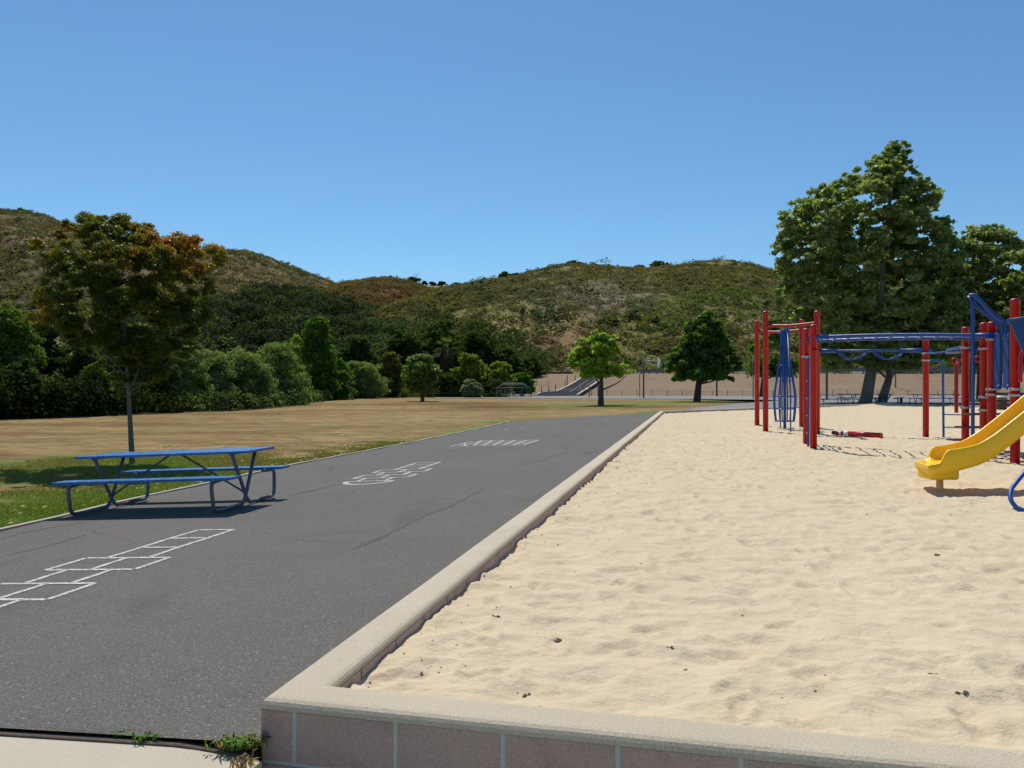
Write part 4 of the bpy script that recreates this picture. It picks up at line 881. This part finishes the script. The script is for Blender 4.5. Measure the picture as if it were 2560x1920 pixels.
# ------------------------------------------------------------------ hills
class Hill:
    def __init__(s, name, ridge, D0, D1, colf, z0=0.0, nt=90, du=7, bump=1.0, seed=0, shape=.35):
        s.u = np.array([a for a, _ in ridge], float); s.v = np.array([b for _, b in ridge], float); s.D0, s.D1, s.z0, s.bump, s.seed, s.shape = D0, D1, z0, bump, seed, shape
        cf0 = colf; colf = lambda *a: cf0(*a) * np.array([.67, .65, .62])
        us = np.arange(s.u[0], s.u[-1] + du, du); ts = np.concatenate([np.linspace(0, 1, nt), np.linspace(1.03, 1.5, 8)])
        U, T = np.meshgrid(us, ts); X, Y, Z = s.pos(U, T); c = colf(U, HV + (H - Z) / Y * F, X, Y)
        s.o = grid(name, X, Y, Z, M['hill'], col=c); tag(s.o, kind='structure')
    def pos(s, U, T):
        D0 = s.D0(U) if callable(s.D0) else s.D0; D1 = s.D1(U) if callable(s.D1) else s.D1
        Y = D0 + (D1 - D0) * T; X = (U - CU) / F * Y; zr = H - (np.interp(U, s.u, s.v) - HV) / F * D1
        t = np.clip(T, 0, 1); sh = (1 + s.shape) * t - s.shape * t * t; Z = s.z0 + (zr - s.z0) * sh - np.clip(T - 1, 0, 9) * (zr + 20) * .6
        env = np.sin(np.pi * np.clip(T, 0, 1)) ** .7; Z = Z + s.bump * env * ((fbm(X * .02, Y * .02, s.seed) - .5) * 9 + (fbm(X * .1, Y * .1, s.seed + 9) - .5) * 2.2); return X, Y, Z
def cl3(a, b, t): return np.array(a) + (np.array(b) - np.array(a)) * t[..., None]
def col_h1(U, Vv, X, Y):
    a = fbm(X * .018, Y * .018, 60); b = fbm(X * .07, Y * .07, 61)
    c = cl3((.14, .145, .055), (.28, .20, .10), np.clip((a - .35) * 3, 0, 1)); return c * (.82 + .36 * b[..., None])
def col_h2(U, Vv, X, Y):
    a = fbm(X * .02, Y * .02, 64); br = np.exp(-((U - 990) / 75) ** 2 - ((Vv - 745) / 22) ** 2)
    c = cl3((.16, .15, .055), (.28, .20, .085), np.clip((a - .35) * 3, 0, 1)); c = c + (np.array((.22, .11, .06)) - c) * np.clip(br * 1.2, 0, 1)[..., None]; return c * (.7 + .6 * fbm(X * .08, Y * .08, 65)[..., None])
def col_tan(U, Vv, X, Y): return cl3((.42, .32, .19), (.36, .26, .15), fbm(X * .03, Y * .03, 66))
def col_h3(U, Vv, X, Y):
    a = fbm(X * .022, Y * .022, 70); b = fbm(X * .09, Y * .09, 71); e = fbm(X * .03, Y * .03, 73)
    c = cl3((.17, .19, .05), (.31, .25, .10), np.clip((a - .38) * 4, 0, 1))
    soil = np.clip((e - .5) * 6, 0, 1) * np.clip((Vv - 740) / 60, 0, 1) * (U < 1650); c = c + (np.array((.34, .18, .10)) - c) * (soil * .8)[..., None]
    gry = np.exp(-((U - 1480 - (Vv - 745) * 2.0) / 150) ** 2 - ((Vv - 745) / 38) ** 2); c = c + (np.array((.29, .24, .20)) - c) * np.clip(gry * 1.1, 0, .9)[..., None]
    tn = np.exp(-((U - 1690) / 90) ** 2 - ((Vv - 674) / 7) ** 2); c = c + (np.array((.38, .21, .12)) - c) * np.clip(tn, 0, .8)[..., None]
    gr = np.clip(np.exp(-((U - 1150) / 45) ** 2 - ((Vv - 795) / 12) ** 2) + .8 * np.exp(-((U - 1620) / 60) ** 2 - ((Vv - 850) / 45) ** 2) + .6 * np.exp(-((U - 980) / 90) ** 2 - ((Vv - 790) / 30) ** 2), 0, 1)
    c = c + (np.array((.22, .31, .055)) - c) * (gr * .7)[..., None]; return c * (.82 + .36 * b[..., None])
H1 = Hill('hill_left', [(-700, 560), (-300, 540), (-100, 528), (0, 532), (60, 535), (110, 546), (160, 566), (300, 606), (450, 628), (550, 630), (620, 634), (680, 653), (740, 676), (790, 697), (835, 714), (900, 748), (1000, 790), (1150, 850)], 140, 520, col_h1, 0, seed=3, bump=1.3)
H4 = Hill('hill_far', [(900, 760), (1000, 716), (1040, 712), (1100, 714), (1160, 716), (1260, 730)], 440, 600, col_tan, 30, nt=30, seed=6, bump=.2)
H2 = Hill('hill_middle', [(640, 800), (700, 750), (780, 728), (835, 716), (870, 706), (960, 697), (1010, 704), (1060, 721), (1095, 742), (1180, 800)], 200, 430, col_h2, 8, seed=4, bump=.8)
D13 = lambda U: np.interp(U, [740, 900, 1100, 1400, 3200], [190, 250, 330, 420, 440])
H3 = Hill('hill_right', [(730, 950), (800, 890), (880, 834), (940, 798), (1010, 765), (1060, 745), (1100, 729), (1160, 712), (1200, 706), (1260, 697), (1300, 691), (1380, 673), (1410, 667), (1480, 669), (1540, 671), (1600, 672), (1680, 670), (1750, 663), (1810, 660), (1870, 668), (1940, 688), (2050, 702), (2200, 708), (2400, 712), (2560, 716), (2900, 740), (3300, 800)],
        lambda U: np.interp(U, [740, 1100, 3200], [130, 134, 136]), D13, col_h3, 2.6, seed=5, nt=120)
# scrub on the hills
def bushes(name, items, label, kindmat='shrub', q=24, seed=0, cat='scrub', qs=.5):
    r = np.random.default_rng(seed); P_, rad_, colr = items; k = len(P_)
    th = r.uniform(0, 6.28, (k, q)); ph = np.arccos(r.uniform(-.05, 1, (k, q))); dr = np.stack([np.cos(th) * np.sin(ph), np.sin(th) * np.sin(ph), np.cos(ph)], -1)
    pos = P_[:, None] + dr * rad_[:, None, None] * np.array([1, 1, .8]) * r.uniform(.75, 1.05, (k, q, 1)); nn = unit(dr * .6 + np.array([0, 0, .7]) + r.normal(size=dr.shape) * .3) if kindmat == 'shrub' else unit(dr + r.normal(size=dr.shape) * .4)
    V = leaf_quads(pos.reshape(-1, 3), nn.reshape(-1, 3), np.repeat(rad_, q) * r.uniform(.7, 1.2, k * q) * qs, .75, r, .0)
    if kindmat == 'shrub': colr = (colr * .75 + colr.mean(0) * .25) * np.array([.70, .67, .68])
    col = np.repeat(colr, q, 0) * r.uniform(.85, 1.15, (k * q, 1)); return tag(mesh_np(name, V, np.arange(4 * k * q), M[kindmat], None, np.repeat(col, 4, 0)), label, cat, kind='stuff')
def scatter(hill, k, u0, u1, rfun, r, cols, dens=None, tpow=1.0, t0=.0):
    U = r.uniform(u0, u1, k); T = t0 + (1 - t0) * r.random(k) ** tpow; X, Y, Z = hill.pos(U, T); Vv = HV + (H - Z) / Y * F; keep = np.ones(k, bool)
    if dens is not None: keep = r.random(k) < dens(U, Vv, X, Y)
    X, Y, Z, U, Vv = [a[keep] for a in (X, Y, Z, U, Vv)]; rad_ = rfun(len(X)); a = np.array(cols)[r.integers(0, len(cols), len(X))]
    return np.stack([X, Y, Z + rad_ * .15], 1), rad_, a, U, Vv
r = np.random.default_rng(44)
SC = [(.15, .15, .06), (.19, .20, .065), (.24, .19, .10), (.18, .15, .09), (.12, .15, .05), (.27, .25, .09), (.22, .18, .13)]
P_, rd, cl, U, Vv = scatter(H3, 34000, 780, 2700, lambda k: r.gamma(3, .2, k) + .35, r, SC, lambda U, V, X, Y: .35 + .65 * (fbm(X * .05, Y * .05, 90) > .45), t0=.02)
gry = np.exp(-((U - 1480 - (Vv - 745) * 2.0) / 150) ** 2 - ((Vv - 745) / 38) ** 2)[:, None]; cl = cl + (np.array([.30, .25, .21]) - cl) * np.clip(gry, 0, .85)
grn = (fbm(P_[:, 0] * .02, P_[:, 1] * .02, 91) > .56)[:, None]; cl = np.where(grn & (Vv[:, None] > 700), cl * np.array([.82, 1.15, .75]), cl)
bushes('hillside_scrub', (P_, rd, cl), 'low olive and brown scrub covering the right hill', seed=1)
P_, rd, cl, U, Vv = scatter(H1, 13000, -250, 1000, lambda k: r.gamma(3, .22, k) + .4, r, [(.14, .14, .07), (.19, .16, .09), (.12, .135, .055), (.24, .2, .09), (.11, .12, .07)], t0=.1)
bushes('hillside_scrub', (P_, rd, cl), 'olive and grey scrub covering the left hill', seed=2)
P_, rd, cl, U, Vv = scatter(H2, 5000, 700, 1120, lambda k: r.gamma(3, .25, k) + .4, r, [(.20, .17, .065), (.24, .14, .08), (.16, .16, .06)], t0=.1)
br = np.exp(-((U - 990) / 75) ** 2 - ((Vv - 745) / 22) ** 2)[:, None]; cl = cl + (np.array([.21, .105, .06]) - cl) * np.clip(br, 0, .9)
bushes('hillside_scrub', (P_, rd, cl), 'reddish brown scrub covering the small middle hill', seed=3)
# oak wood on the lower slopes
def inwood(U, V, X, Y):
    topv = np.interp(U, [300, 430, 520, 600, 660, 720, 800, 880, 950, 1000], [830, 815, 800, 782, 768, 766, 780, 788, 800, 870]); ok = (V > topv) & (U < 990) & (U > 250); return ok * 1.0
P_, rd, cl, U, Vv = scatter(H1, 16000, 250, 990, lambda k: r.uniform(3.6, 6.4, k), r, [(.045, .07, .025), (.065, .095, .034), (.05, .078, .038), (.08, .11, .04)], inwood, t0=.0)
sel = r.permutation(len(P_))[:480]; P_, rd, cl = P_[sel], rd[sel], cl[sel] * r.uniform(.42, 1.15, (len(sel), 1)) * np.array([.9, .82, .9]); P_[:, 2] += rd * .55
PP = np.concatenate([P_ + unit(r.normal(size=P_.shape)) * rd[:, None] * .6 * np.array([1, 1, .6]) for _ in range(8)]); 
bushes('oak_wood', (PP, np.tile(rd * .42, 8), np.tile(cl, (8, 1))), 'dense dark oak wood covering the lower slope of the left hills', 'farleaf', 52, 4, 'woodland', .3)
P_, rd, cl, U, Vv = scatter(H3, 4000, 760, 1330, lambda k: r.uniform(2.2, 4.0, k), r, [(.045, .07, .025), (.065, .095, .034)], lambda U, V, X, Y: (V > np.interp(U, [760, 850, 960, 1080, 1200, 1330], [900, 870, 830, 812, 830, 905])) * 1.0, t0=0)
sel = r.permutation(len(P_))[:220]; P_, rd, cl = P_[sel], rd[sel], cl[sel]; P_[:, 2] += rd * .5
PP = np.concatenate([P_ + unit(r.normal(size=P_.shape)) * rd[:, None] * .6 * np.array([1, 1, .6]) for _ in range(5)])
bushes('oak_wood', (PP, np.tile(rd * .5, 5), np.tile(cl, (5, 1))), 'dark oaks filling the foot of the right hill behind the palm', 'farleaf', 52, 5, 'woodland', .33)
for nm_, hl_, n_, ua, ub in (('large', H3, 900, 800, 2600), ('large', H1, 420, -200, 840)):
    P_, rd, cl, U, Vv = scatter(hl_, n_, ua, ub, lambda k: r.gamma(3, .45, k) + .8, r, [(.075, .10, .05), (.10, .12, .055), (.06, .08, .045)], lambda U, V, X, Y: (fbm(X * .03, Y * .03, 95) > .50) * 1.0, t0=.05)
    bushes('large_shrubs', (P_, rd, cl), 'bigger dark bushes scattered over the ' + ('right' if hl_ is H3 else 'left') + ' hill', q=30, seed=int(n_), qs=.38)
# skyline trees
RT = [(1035, 697, 20, 'dark', 'bushy dark tree with bare twig top, on the skyline above the tan slope', H4), (1060, 706, 9, 'dark', 'small dark skyline tree close right of the twiggy one', H4), (1082, 709, 11, 'dark', 'dark skyline tree, left one of the pair above the tan slope', H4), (1104, 708, 12, 'dark', 'dark skyline tree, right one of the pair above the tan slope', H4), (1141, 710, 9, 'dark', 'small dark tree where the tan slope meets the right hill', H4),
      (1210, 697, 6, 'grey', 'tiny thin pale tree alone on the skyline', H3), (1262, 688, 20, 'dark', 'rounded dark oak on the skyline, largest of the row on the right hill', H3), (1290, 690, 13, 'dark', 'dark oak next right of the largest skyline oak', H3), (1330, 684, 14, 'dark', 'low dark skyline bush midway up the ridge', H3), (1360, 677, 12, 'dark', 'dark skyline bush below the wispy tree', H3), (1390, 670, 14, 'dark', 'flat dark skyline bush just left of the wispy tree', H3),
      (1436, 660, 22, 'dark', 'wispy topped tree standing on the ridge crest', H3), (1490, 664, 9, 'mid', 'small green skyline shrub right of the wispy tree', H3), (1650, 663, 26, 'dark', 'wide dark thicket on the reddish crest of the right hill', H3), (1600, 668, 14, 'dark', 'low thin thicket left of the wide crest thicket', H3), (975, 693, 8, 'grey', 'pale little tree on top of the middle hill', H2), (60, 532, 22, 'dark', 'dark bushes on the crest of the left hill', H1), (100, 540, 14, 'dark', 'dark bush on the crest of the left hill, just right of the bigger clump', H1)]
for i, (u, v, hw, kind, lb, hl) in enumerate(RT):
    rr_ = np.random.default_rng(500 + i); X, Y, Z = [float(a) for a in hl.pos(np.array(float(u)), np.array(.985))]; s_x = Y / F; b = np.array([X, Y, Z - .5])
    t = empty('ridge_tree', b, lb, 'tree', 'trees on the skyline'); hh = max(6, (HV + (H - Z) / Y * F) - v + hw * .35)
    pf = []
    for k in range(10):
        a = rr_.uniform(-1, 1); pf.append((X + a * hw * .75 * s_x, Y + rr_.uniform(-1, 1) * hw * .5 * s_x, Z + (.25 + .6 * rr_.random() * (1 - abs(a) ** 2 * .7)) * hh * s_x, hw * .32 * s_x))
    pf = np.array(pf); MB().tube([(0, 0, 0), (0, 0, hh * s_x * .6)], [hw * .03 * s_x + .1, .05], 6).build('trunk', M['barkd'], t); crown(t, pf, 70, 1.4, kind, rr_, 'farleaf', .7, loc=b, sub=6)
    if 'wispy' in lb or 'twig' in lb:
        m = MB()
        for k in range(7): m.tube([(rr_.uniform(-.3, .3) * hw * s_x, 0, hh * s_x * .5), (rr_.uniform(-.6, .7) * hw * s_x, 0, hh * s_x * rr_.uniform(1.1, 1.5))], [.16, .05], 4)
        m.build('bare_twigs', M['barkd'], t)
# ------------------------------------------------------------------ dirt bank, ramp, road rail, court furniture
Y0b, Y1b, ZT = 106.0, 124.0, 3.25
xs = np.linspace(-12, 110, 160); ts = np.linspace(0, 1, 26); XX, TT = np.meshgrid(xs, ts)
bz = np.where(TT < 1, ZT * TT, ZT) + np.sin(np.pi * TT) * (fbm(XX * .12, TT * 3, 31) - .5) * .5
ext_ = np.clip((XX + 12) / 6, 0, 1); grid_o = grid('dirt_bank', XX, Y0b + (Y1b - Y0b) * TT, bz * 1.0 - .05 * (1 - TT), M['bank']); tag(grid_o, kind='structure')
m = MB(); m.poly([(-12, Y1b, ZT), (110, Y1b, ZT), (110, 137, ZT), (-12, 137, ZT)][::-1], .3, (0, 0, -1)); tag(m.build('hill_road', M['conc']), kind='structure')
kk = ZT / (Y1b - Y0b)
def B(u, v, dz=.0):
    b_ = (v - HV) / F; Y_ = (H + kk * Y0b - dz) / (b_ + kk); return Vector(((u - CU) / F * Y_, Y_, kk * (Y_ - Y0b) + dz))
m = MB(); left = [(1338, 989), (1352, 983), (1391, 980), (1418, 967), (1436, 957), (1459, 942)]; rt_ = [(1442, 989.3), (1450, 984), (1461, 977), (1472, 970), (1484, 962), (1506, 946)]
LV = [m.bm.verts.new(B(u, v, .32)) for u, v in left]; RV = [m.bm.verts.new(B(u, v, .32)) for u, v in rt_]
for i in range(5): m.bm.faces.new((LV[i], RV[i], RV[i + 1], LV[i + 1]))
tag(m.build('ramp_road', M['ramp']), kind='structure')
def strip(pts, wd, th, name, mat, label=None, cat=None, kind=None, dz=.34):
    m = MB(); P3_ = [B(u, v, dz) for u, v in pts]
    for a, b in zip(P3_, P3_[1:]):
        dd = (b - a).normalized(); sx = Vector((dd.y, -dd.x, 0)).normalized() * wd / 2; zz = Vector((0, 0, th))
        vs = [m.bm.verts.new(x) for x in (a - sx, a + sx, b + sx, b - sx, a - sx + zz, a + sx + zz, b + sx + zz, b - sx + zz)]
        for f_ in ((0, 1, 2, 3), (4, 7, 6, 5), (0, 4, 5, 1), (1, 5, 6, 2), (2, 6, 7, 3), (3, 7, 4, 0)): m.bm.faces.new([vs[j] for j in f_])
    return tag(m.build(name, mat), label, cat, kind=kind)
strip(left, .28, .14, 'ramp_kerb', M['conc'], 'pale kerb along the left side of the dark ramp up the bank', 'kerb', dz=.3)
strip(rt_, .3, .14, 'ramp_kerb', M['conc'], 'pale kerb along the right side of the dark ramp up the bank', 'kerb', dz=.3)
strip([(1423, 981), (1445, 967), (1470, 951)], .07, .02, 'ramp_line', M['fmark'], 'thin pale line up the middle of the dark ramp', 'road marking', dz=.335)
strip([(1462, 967), (1475, 958), (1490, 948)], .06, .02, 'ramp_line', M['fmark'], 'short pale dash near the top right of the dark ramp', 'road marking', dz=.335)
m = MB(); b = B(1450, 973, .35)
for dx in (-.12, .12): m.box((b.x + dx, b.y, b.z + .32), (.14, .03, .34))
m.box((b.x, b.y, b.z + .5), (.38, .03, .06)); m.box((b.x, b.y + .03, b.z + .2), (.04, .03, .4)); tag(m.build('ramp_sign', M['white']), 'tiny white panel standing on the dark ramp', 'sign')
# road edge rail with posts
def rail(name, u0, u1, sp, vt, vb, label, mat):
    Y_ = 125.0; a = W(u0, vt, Y_); b = W(u1, vt, Y_); t = empty(name, ((a[0] + b[0]) / 2, Y_, ZT), label, 'guardrail'); L_ = b[0] - a[0]; zt = a[2] - ZT; zb = W(u0, vb, Y_)[2] - ZT
    MB().box((0, 0, (zt + zb) / 2), (L_, .12, zt - zb)).box((0, -.08, zt - .06), (L_, .05, .09)).build('rail', mat, t); x = -L_ / 2 + .2
    while x < L_ / 2: MB().box((x, .0, (zt - .1) / 2 - .25), (.2, .2, zt + .4)).build('rail_post', mat, t); x += sp
rail('road_guardrail', 1303, 1432, .60, 929.5, 934.5, 'dark timber guardrail with close posts above the dirt bank, left of the lime green tree', M['wood'])
rail('road_guardrail', 1450, 1660, 1.2, 922.5, 932, 'dark guardrail on the bank between the lime green tree and the conical tree', M['greyrail'])
rail('road_guardrail', 1830, 2700, 2.3, 918.5, 929, 'long grey guardrail on the bank behind the big sycamore', M['greyrail'])
for u, w_, vt, lb in ((1309, 12, 921, 'leftmost grey stone pier beside the dark oak above the bank'), (1343, 18, 922, 'wider grey stone pier left of the white capped one'), (1420, 11, 921, 'white capped stone pier beside the lime green tree')):
    a = W(u, vt, 127.5); t = empty('stone_pier', (a[0], 127.5, ZT), lb, 'pier', 'stone piers above the bank'); hh = a[2] - ZT; MB().box((0, 0, hh / 2), (w_ / F * 127, .7, hh), 0, .03).build('body', M['stone'], t); MB().box((0, 0, hh + .06), (w_ / F * 127 + .12, .8, .12), 0, .02).build('cap', M['white'] if u == 1420 else M['stone'], t)
a = W(2148, 930, 126.5); t = empty('white_gate', (a[0], 126.5, ZT), 'pale slanted gate rails behind the big tree trunk on the road', 'gate')
m = MB().tube([(-1, 0, .3), (1.4, 0, .3)], .06, 6).tube([(-.6, 0, .35), (1.1, 0, .95)], .05, 6).tube([(-.8, 0, 0), (-.8, 0, 1.1)], .07, 6).tube([(-.3, 0, 0), (-.45, 0, 1.0)], .06, 6); m.build('frame', M['white'], t)
# low chain-link fence at the foot of the bank
fx0, fx1 = (1480 - CU) / F * 105, (2760 - CU) / F * 105; t = empty('chain_fence', (0, 105.2, 0), 'low chain link fence along the foot of the dirt bank', 'fence')
MB().tube([(fx0, 0, .84), (fx1, 0, .84)], .025, 6).build('top_rail', M['clamp'], t); x = fx0
while x < fx1: MB().tube([(x, 0, -.1), (x, 0, .86)], .035, 6).build('fence_post', M['purple'], t); x += 2.02
mesh_np('wire_mesh', [(fx0, 0, .03), (fx1, 0, .03), (fx1, 0, .82), (fx0, 0, .82)], [0, 1, 2, 3], M['mesh'], t)
t = empty('chain_fence', (0, 103.2, 0), 'low chain link fence crossing in front of the dark ramp', 'fence'); fx0, fx1 = (1335 - CU) / F * 103, (1478 - CU) / F * 103
MB().tube([(fx0, 0, .86), (fx1, 0, .86)], .02, 6).build('top_rail', M['clamp'], t)
for x in np.linspace(fx0, fx1, 5): MB().tube([(x, 0, -.1), (x, 0, .88)], .03, 6).build('fence_post', M['purple'], t)
mesh_np('wire_mesh', [(fx0, 0, .03), (fx1, 0, .03), (fx1, 0, .84), (fx0, 0, .84)], [0, 1, 2, 3], M['mesh'], t)
# poles
def hoop(u, vb, vt, label, arm=1, r0=.1, board=True):
    g_ = G(u, vb, flat=.02); Y_ = g_[1]; hh = (vb - vt) / F * Y_; t = empty('basketball_hoop' if board else 'court_pole', (g_[0], Y_, .02), label, 'basketball hoop' if board else 'pole')
    MB().tube([(0, 0, -.1), (0, 0, hh)], r0, 10).build('pole', M['purple'], t)
    if board:
        L_ = 1.7 * arm; za = hh - .55; MB().tube([(0, 0, za), (L_, 0, za)], .05, 8).tube([(0, 0, za - .05), (L_, 0, za - .75)], .04, 8).build('arm', M['clamp'], t)
        MB().box((L_, 0, za - .2), (.05, 1.5, 1.0), 0, .01).build('backboard', M['white'], t)
        m = MB(); m.tube([(L_ + arm * (.28 + .22 * math.cos(a_)), .22 * math.sin(a_), za - .62) for a_ in np.linspace(0, 6.28, 14)], .015, 6); m.build('rim', M['rust'], t)
hoop(1609, 995, 890, 'basketball pole with pale arm reaching right, between the lime and conical trees')
hoop(1792, 991, 932, 'dark court pole just right of the conical tree trunk', board=False, r0=.12)
hoop(2067, 1000, 880, 'court pole under the left side of the big sycamore', board=False, r0=.11)
hoop(2239, 988, 880, 'slim court pole right of the big sycamore trunks', board=False, r0=.09)
hoop(1599, 993, 928, 'thin brown pole close left of the basketball pole', board=False, r0=.05)
hoop(1883, 997, 888, 'thin dark pole beside the leftmost red post', board=False, r0=.055)
hoop(1473, 994, 960, 'short brown post left of the lime green tree trunk', board=False, r0=.06)
hoop(1495, 991, 945, 'pale post hidden partly by the lime green tree trunk', board=False, r0=.07)
for u, vt, vb, lb in ((1329, 968, 991, 'brown fence post at the right end of the backstop'), (1354, 964, 982, 'brown post left of the ramp, first of three'), (1372, 964, 981, 'brown post left of the ramp, middle of three'), (1389, 961, 980, 'brown post left of the ramp, third of three'), (1413, 951, 968, 'thin post beside the middle of the ramp kerb'), (1418, 938, 966, 'tall thin post beside the middle of the ramp kerb'), (1438, 938, 957, 'brown post near the top of the ramp kerb')):
    b = B(u, vb, 0); hh = (vb - vt) / F * b.y; o = MB().tube([(0, 0, -.2), (0, 0, hh)], .06, 8).build('bank_post', M['wood']); o.location = b; tag(o, lb, 'post', 'posts on the bank')
# ball field backstop
Yb = 92.0; t = empty('ball_backstop', (*W(1283, 990, Yb)[:2], 0), 'wire mesh ball field backstop with overhanging hood in front of the bushes', 'backstop')
W2 = lambda u: (u - 1283) / F * Yb; zt = W(0, 957, Yb)[2]; zm = W(0, 969, Yb)[2]; m = MB()
for u in (1241, 1262, 1304, 1325): m.tube([(W2(u), 0, 0), (W2(u), 0, zm)], .035, 6)
m.tube([(W2(1241), 0, zm), (W2(1325), 0, zm)], .035, 6); m.tube([(W2(1262), 1.2, zt), (W2(1304), 1.2, zt)], .03, 6); m.tube([(W2(1241), 0, zm), (W2(1262), 1.2, zt)], .03, 6); m.tube([(W2(1325), 0, zm), (W2(1304), 1.2, zt)], .03, 6); m.build('frame', M['greyrail'], t)
mesh_np('wire_mesh', [(W2(1241), 0, .02), (W2(1325), 0, .02), (W2(1325), 0, zm), (W2(1241), 0, zm), (W2(1304), 1.2, zt), (W2(1262), 1.2, zt)], [[0, 1, 2, 3], [3, 2, 4, 5]], M['mesh'], t)
MB().box((W2(1282), .2, W(0, 987, Yb)[2]), (2.6, .2, .04)).box((W2(1270), .2, .12), (.08, .2, .2)).box((W2(1296), .2, .12), (.08, .2, .2)).build('bench', M['white'], t)
# ------------------------------------------------------------------ grass blades on the near lawn, weeds at the joint
r = np.random.default_rng(77); k = 260000; q = 3.2 + 17 * r.random(k) ** 1.2; s_ = left_s(q) + .075 + r.random(k) ** 1.6 * 6.5; X, Y = xy(-s_, q)
gd = np.clip(1.3 - (s_ - left_s(q)) / (1.2 + 2.6 * (q < 13)), 0, 1); gd = np.maximum(gd, np.clip(1.5 - np.hypot(X - ot[0] + .3, Y - ot[1] + .5) / 3.2, 0, 1))
keep = (fbm(X * 1.1, Y * 1.1, 6) + gd * .5 + r.normal(size=k) * .14 > .80) | (s_ - left_s(q) < .18); X, Y, s_, q = X[keep], Y[keep], s_[keep], q[keep]; k = len(X)
hgt = r.uniform(.012, .045, k) + .012 * np.exp(-(s_ - left_s(q)) / .15); a = r.uniform(0, 6.28, k); z = gz(X, Y) - .006; wd = (.003 + .0003 * Y)[:, None][:, 0]; lean = r.normal(size=(k, 2)) * .02
V = np.stack([np.stack([X - wd * np.cos(a), Y - wd * np.sin(a), z], 1), np.stack([X + wd * np.cos(a), Y + wd * np.sin(a), z], 1), np.stack([X + lean[:, 0] + .001, Y + lean[:, 1], z + hgt], 1), np.stack([X + lean[:, 0] - .001, Y + lean[:, 1], z + hgt], 1)], 1)
dry = (fbm(X * .8, Y * .8, 12) + r.normal(size=k) * .15 > .55 - .04 * (s_ - left_s(q)))[:, None]; col = np.where(dry, np.array([.30, .23, .09]) * r.uniform(.7, 1.2, (k, 1)), np.array([.13, .22, .03]) + r.random((k, 1)) * np.array([.12, .12, .03]))
tag(mesh_np('lawn_grass', V, np.arange(4 * k), M['blade'], None, np.repeat(col, 4, 0)), 'short green and straw grass blades along the lawn edge', 'grass', kind='stuff')
def weed(u, v, n_, hh, sp, label, dryf=.2, sd_=0):
    r = np.random.default_rng(sd_); g_ = G(u, v); Vs, Cs = [], []
    for k in range(n_):
        a = r.uniform(0, 6.28); o_ = r.normal(size=2) * sp; e = r.uniform(.2, 1.0); L_ = hh * r.uniform(.5, 1.2); w_ = .0035; pr = None; cx = np.array([o_[0], o_[1] * .5, 0]); dr = np.array([math.cos(a), math.sin(a), 0]); sd2 = np.array([-math.sin(a), math.cos(a), 0]) * w_
        p1 = cx + dr * L_ * .4 * e + np.array([0, 0, L_ * .7]); p2 = cx + dr * L_ * e + np.array([0, 0, L_ * (.85 - .3 * e)]); c_ = np.array([.10, .20, .03]) * r.uniform(.7, 1.5) if r.random() > dryf else np.array([.3, .2, .08]) * r.uniform(.6, 1.2)
        Vs += [[cx - sd2, cx + sd2, p1 + sd2, p1 - sd2], [p1 - sd2, p1 + sd2, p2 + sd2 * .2, p2 - sd2 * .2]]; Cs += [c_, c_]
    o = mesh_np('weed_tuft', np.array(Vs), np.arange(4 * len(Vs)), M['blade'], None, np.repeat(np.array(Cs), 4, 0)); o.location = Vector(g_) + Vector((0, 0, -.01)); tag(o, label, 'weed', 'weeds in the pavement joint')
weed(588, 1862, 160, .048, .036, 'largest green weed clump in the joint beside the wall corner', .2, 1)
weed(300, 1838, 30, .035, .018, 'small weed tuft in the joint, leftmost', .1, 2); weed(372, 1847, 45, .042, .025, 'weed tuft in the joint between the leftmost one and the wall clump', .1, 3)
weed(630, 1856, 60, .05, .03, 'green and straw weed pressed against the wall corner', .6, 4); weed(610, 1915, 30, .06, .03, 'dry twiggy weed on the concrete by the wall foot', .95, 5)

r = np.random.default_rng(91); k = 260; q = r.uniform(5, 27, k); s_ = left_s(q) + .1 + r.exponential(1.1, k); X, Y = xy(-s_, q); a = r.uniform(0, 6.28, k); sz = r.uniform(.02, .045, k) * (.7 + Y / 30); z = gz(X, Y) + .03
V = np.stack([np.stack([X + sz * np.cos(a), Y + sz * np.sin(a), z], 1), np.stack([X - sz * .5 * np.sin(a), Y + sz * .5 * np.cos(a), z + sz * .5], 1), np.stack([X - sz * np.cos(a), Y - sz * np.sin(a), z + .005], 1), np.stack([X + sz * .5 * np.sin(a), Y - sz * .5 * np.cos(a), z + .01], 1)], 1)
tag(mesh_np('lawn_litter', V, np.arange(4 * k), M['blade'], None, np.repeat(np.array([.50, .40, .24]) * r.uniform(.5, 1.2, (k, 1)), 4, 0)), 'small dry tan leaves scattered along the lawn beside the path', 'litter', kind='stuff')
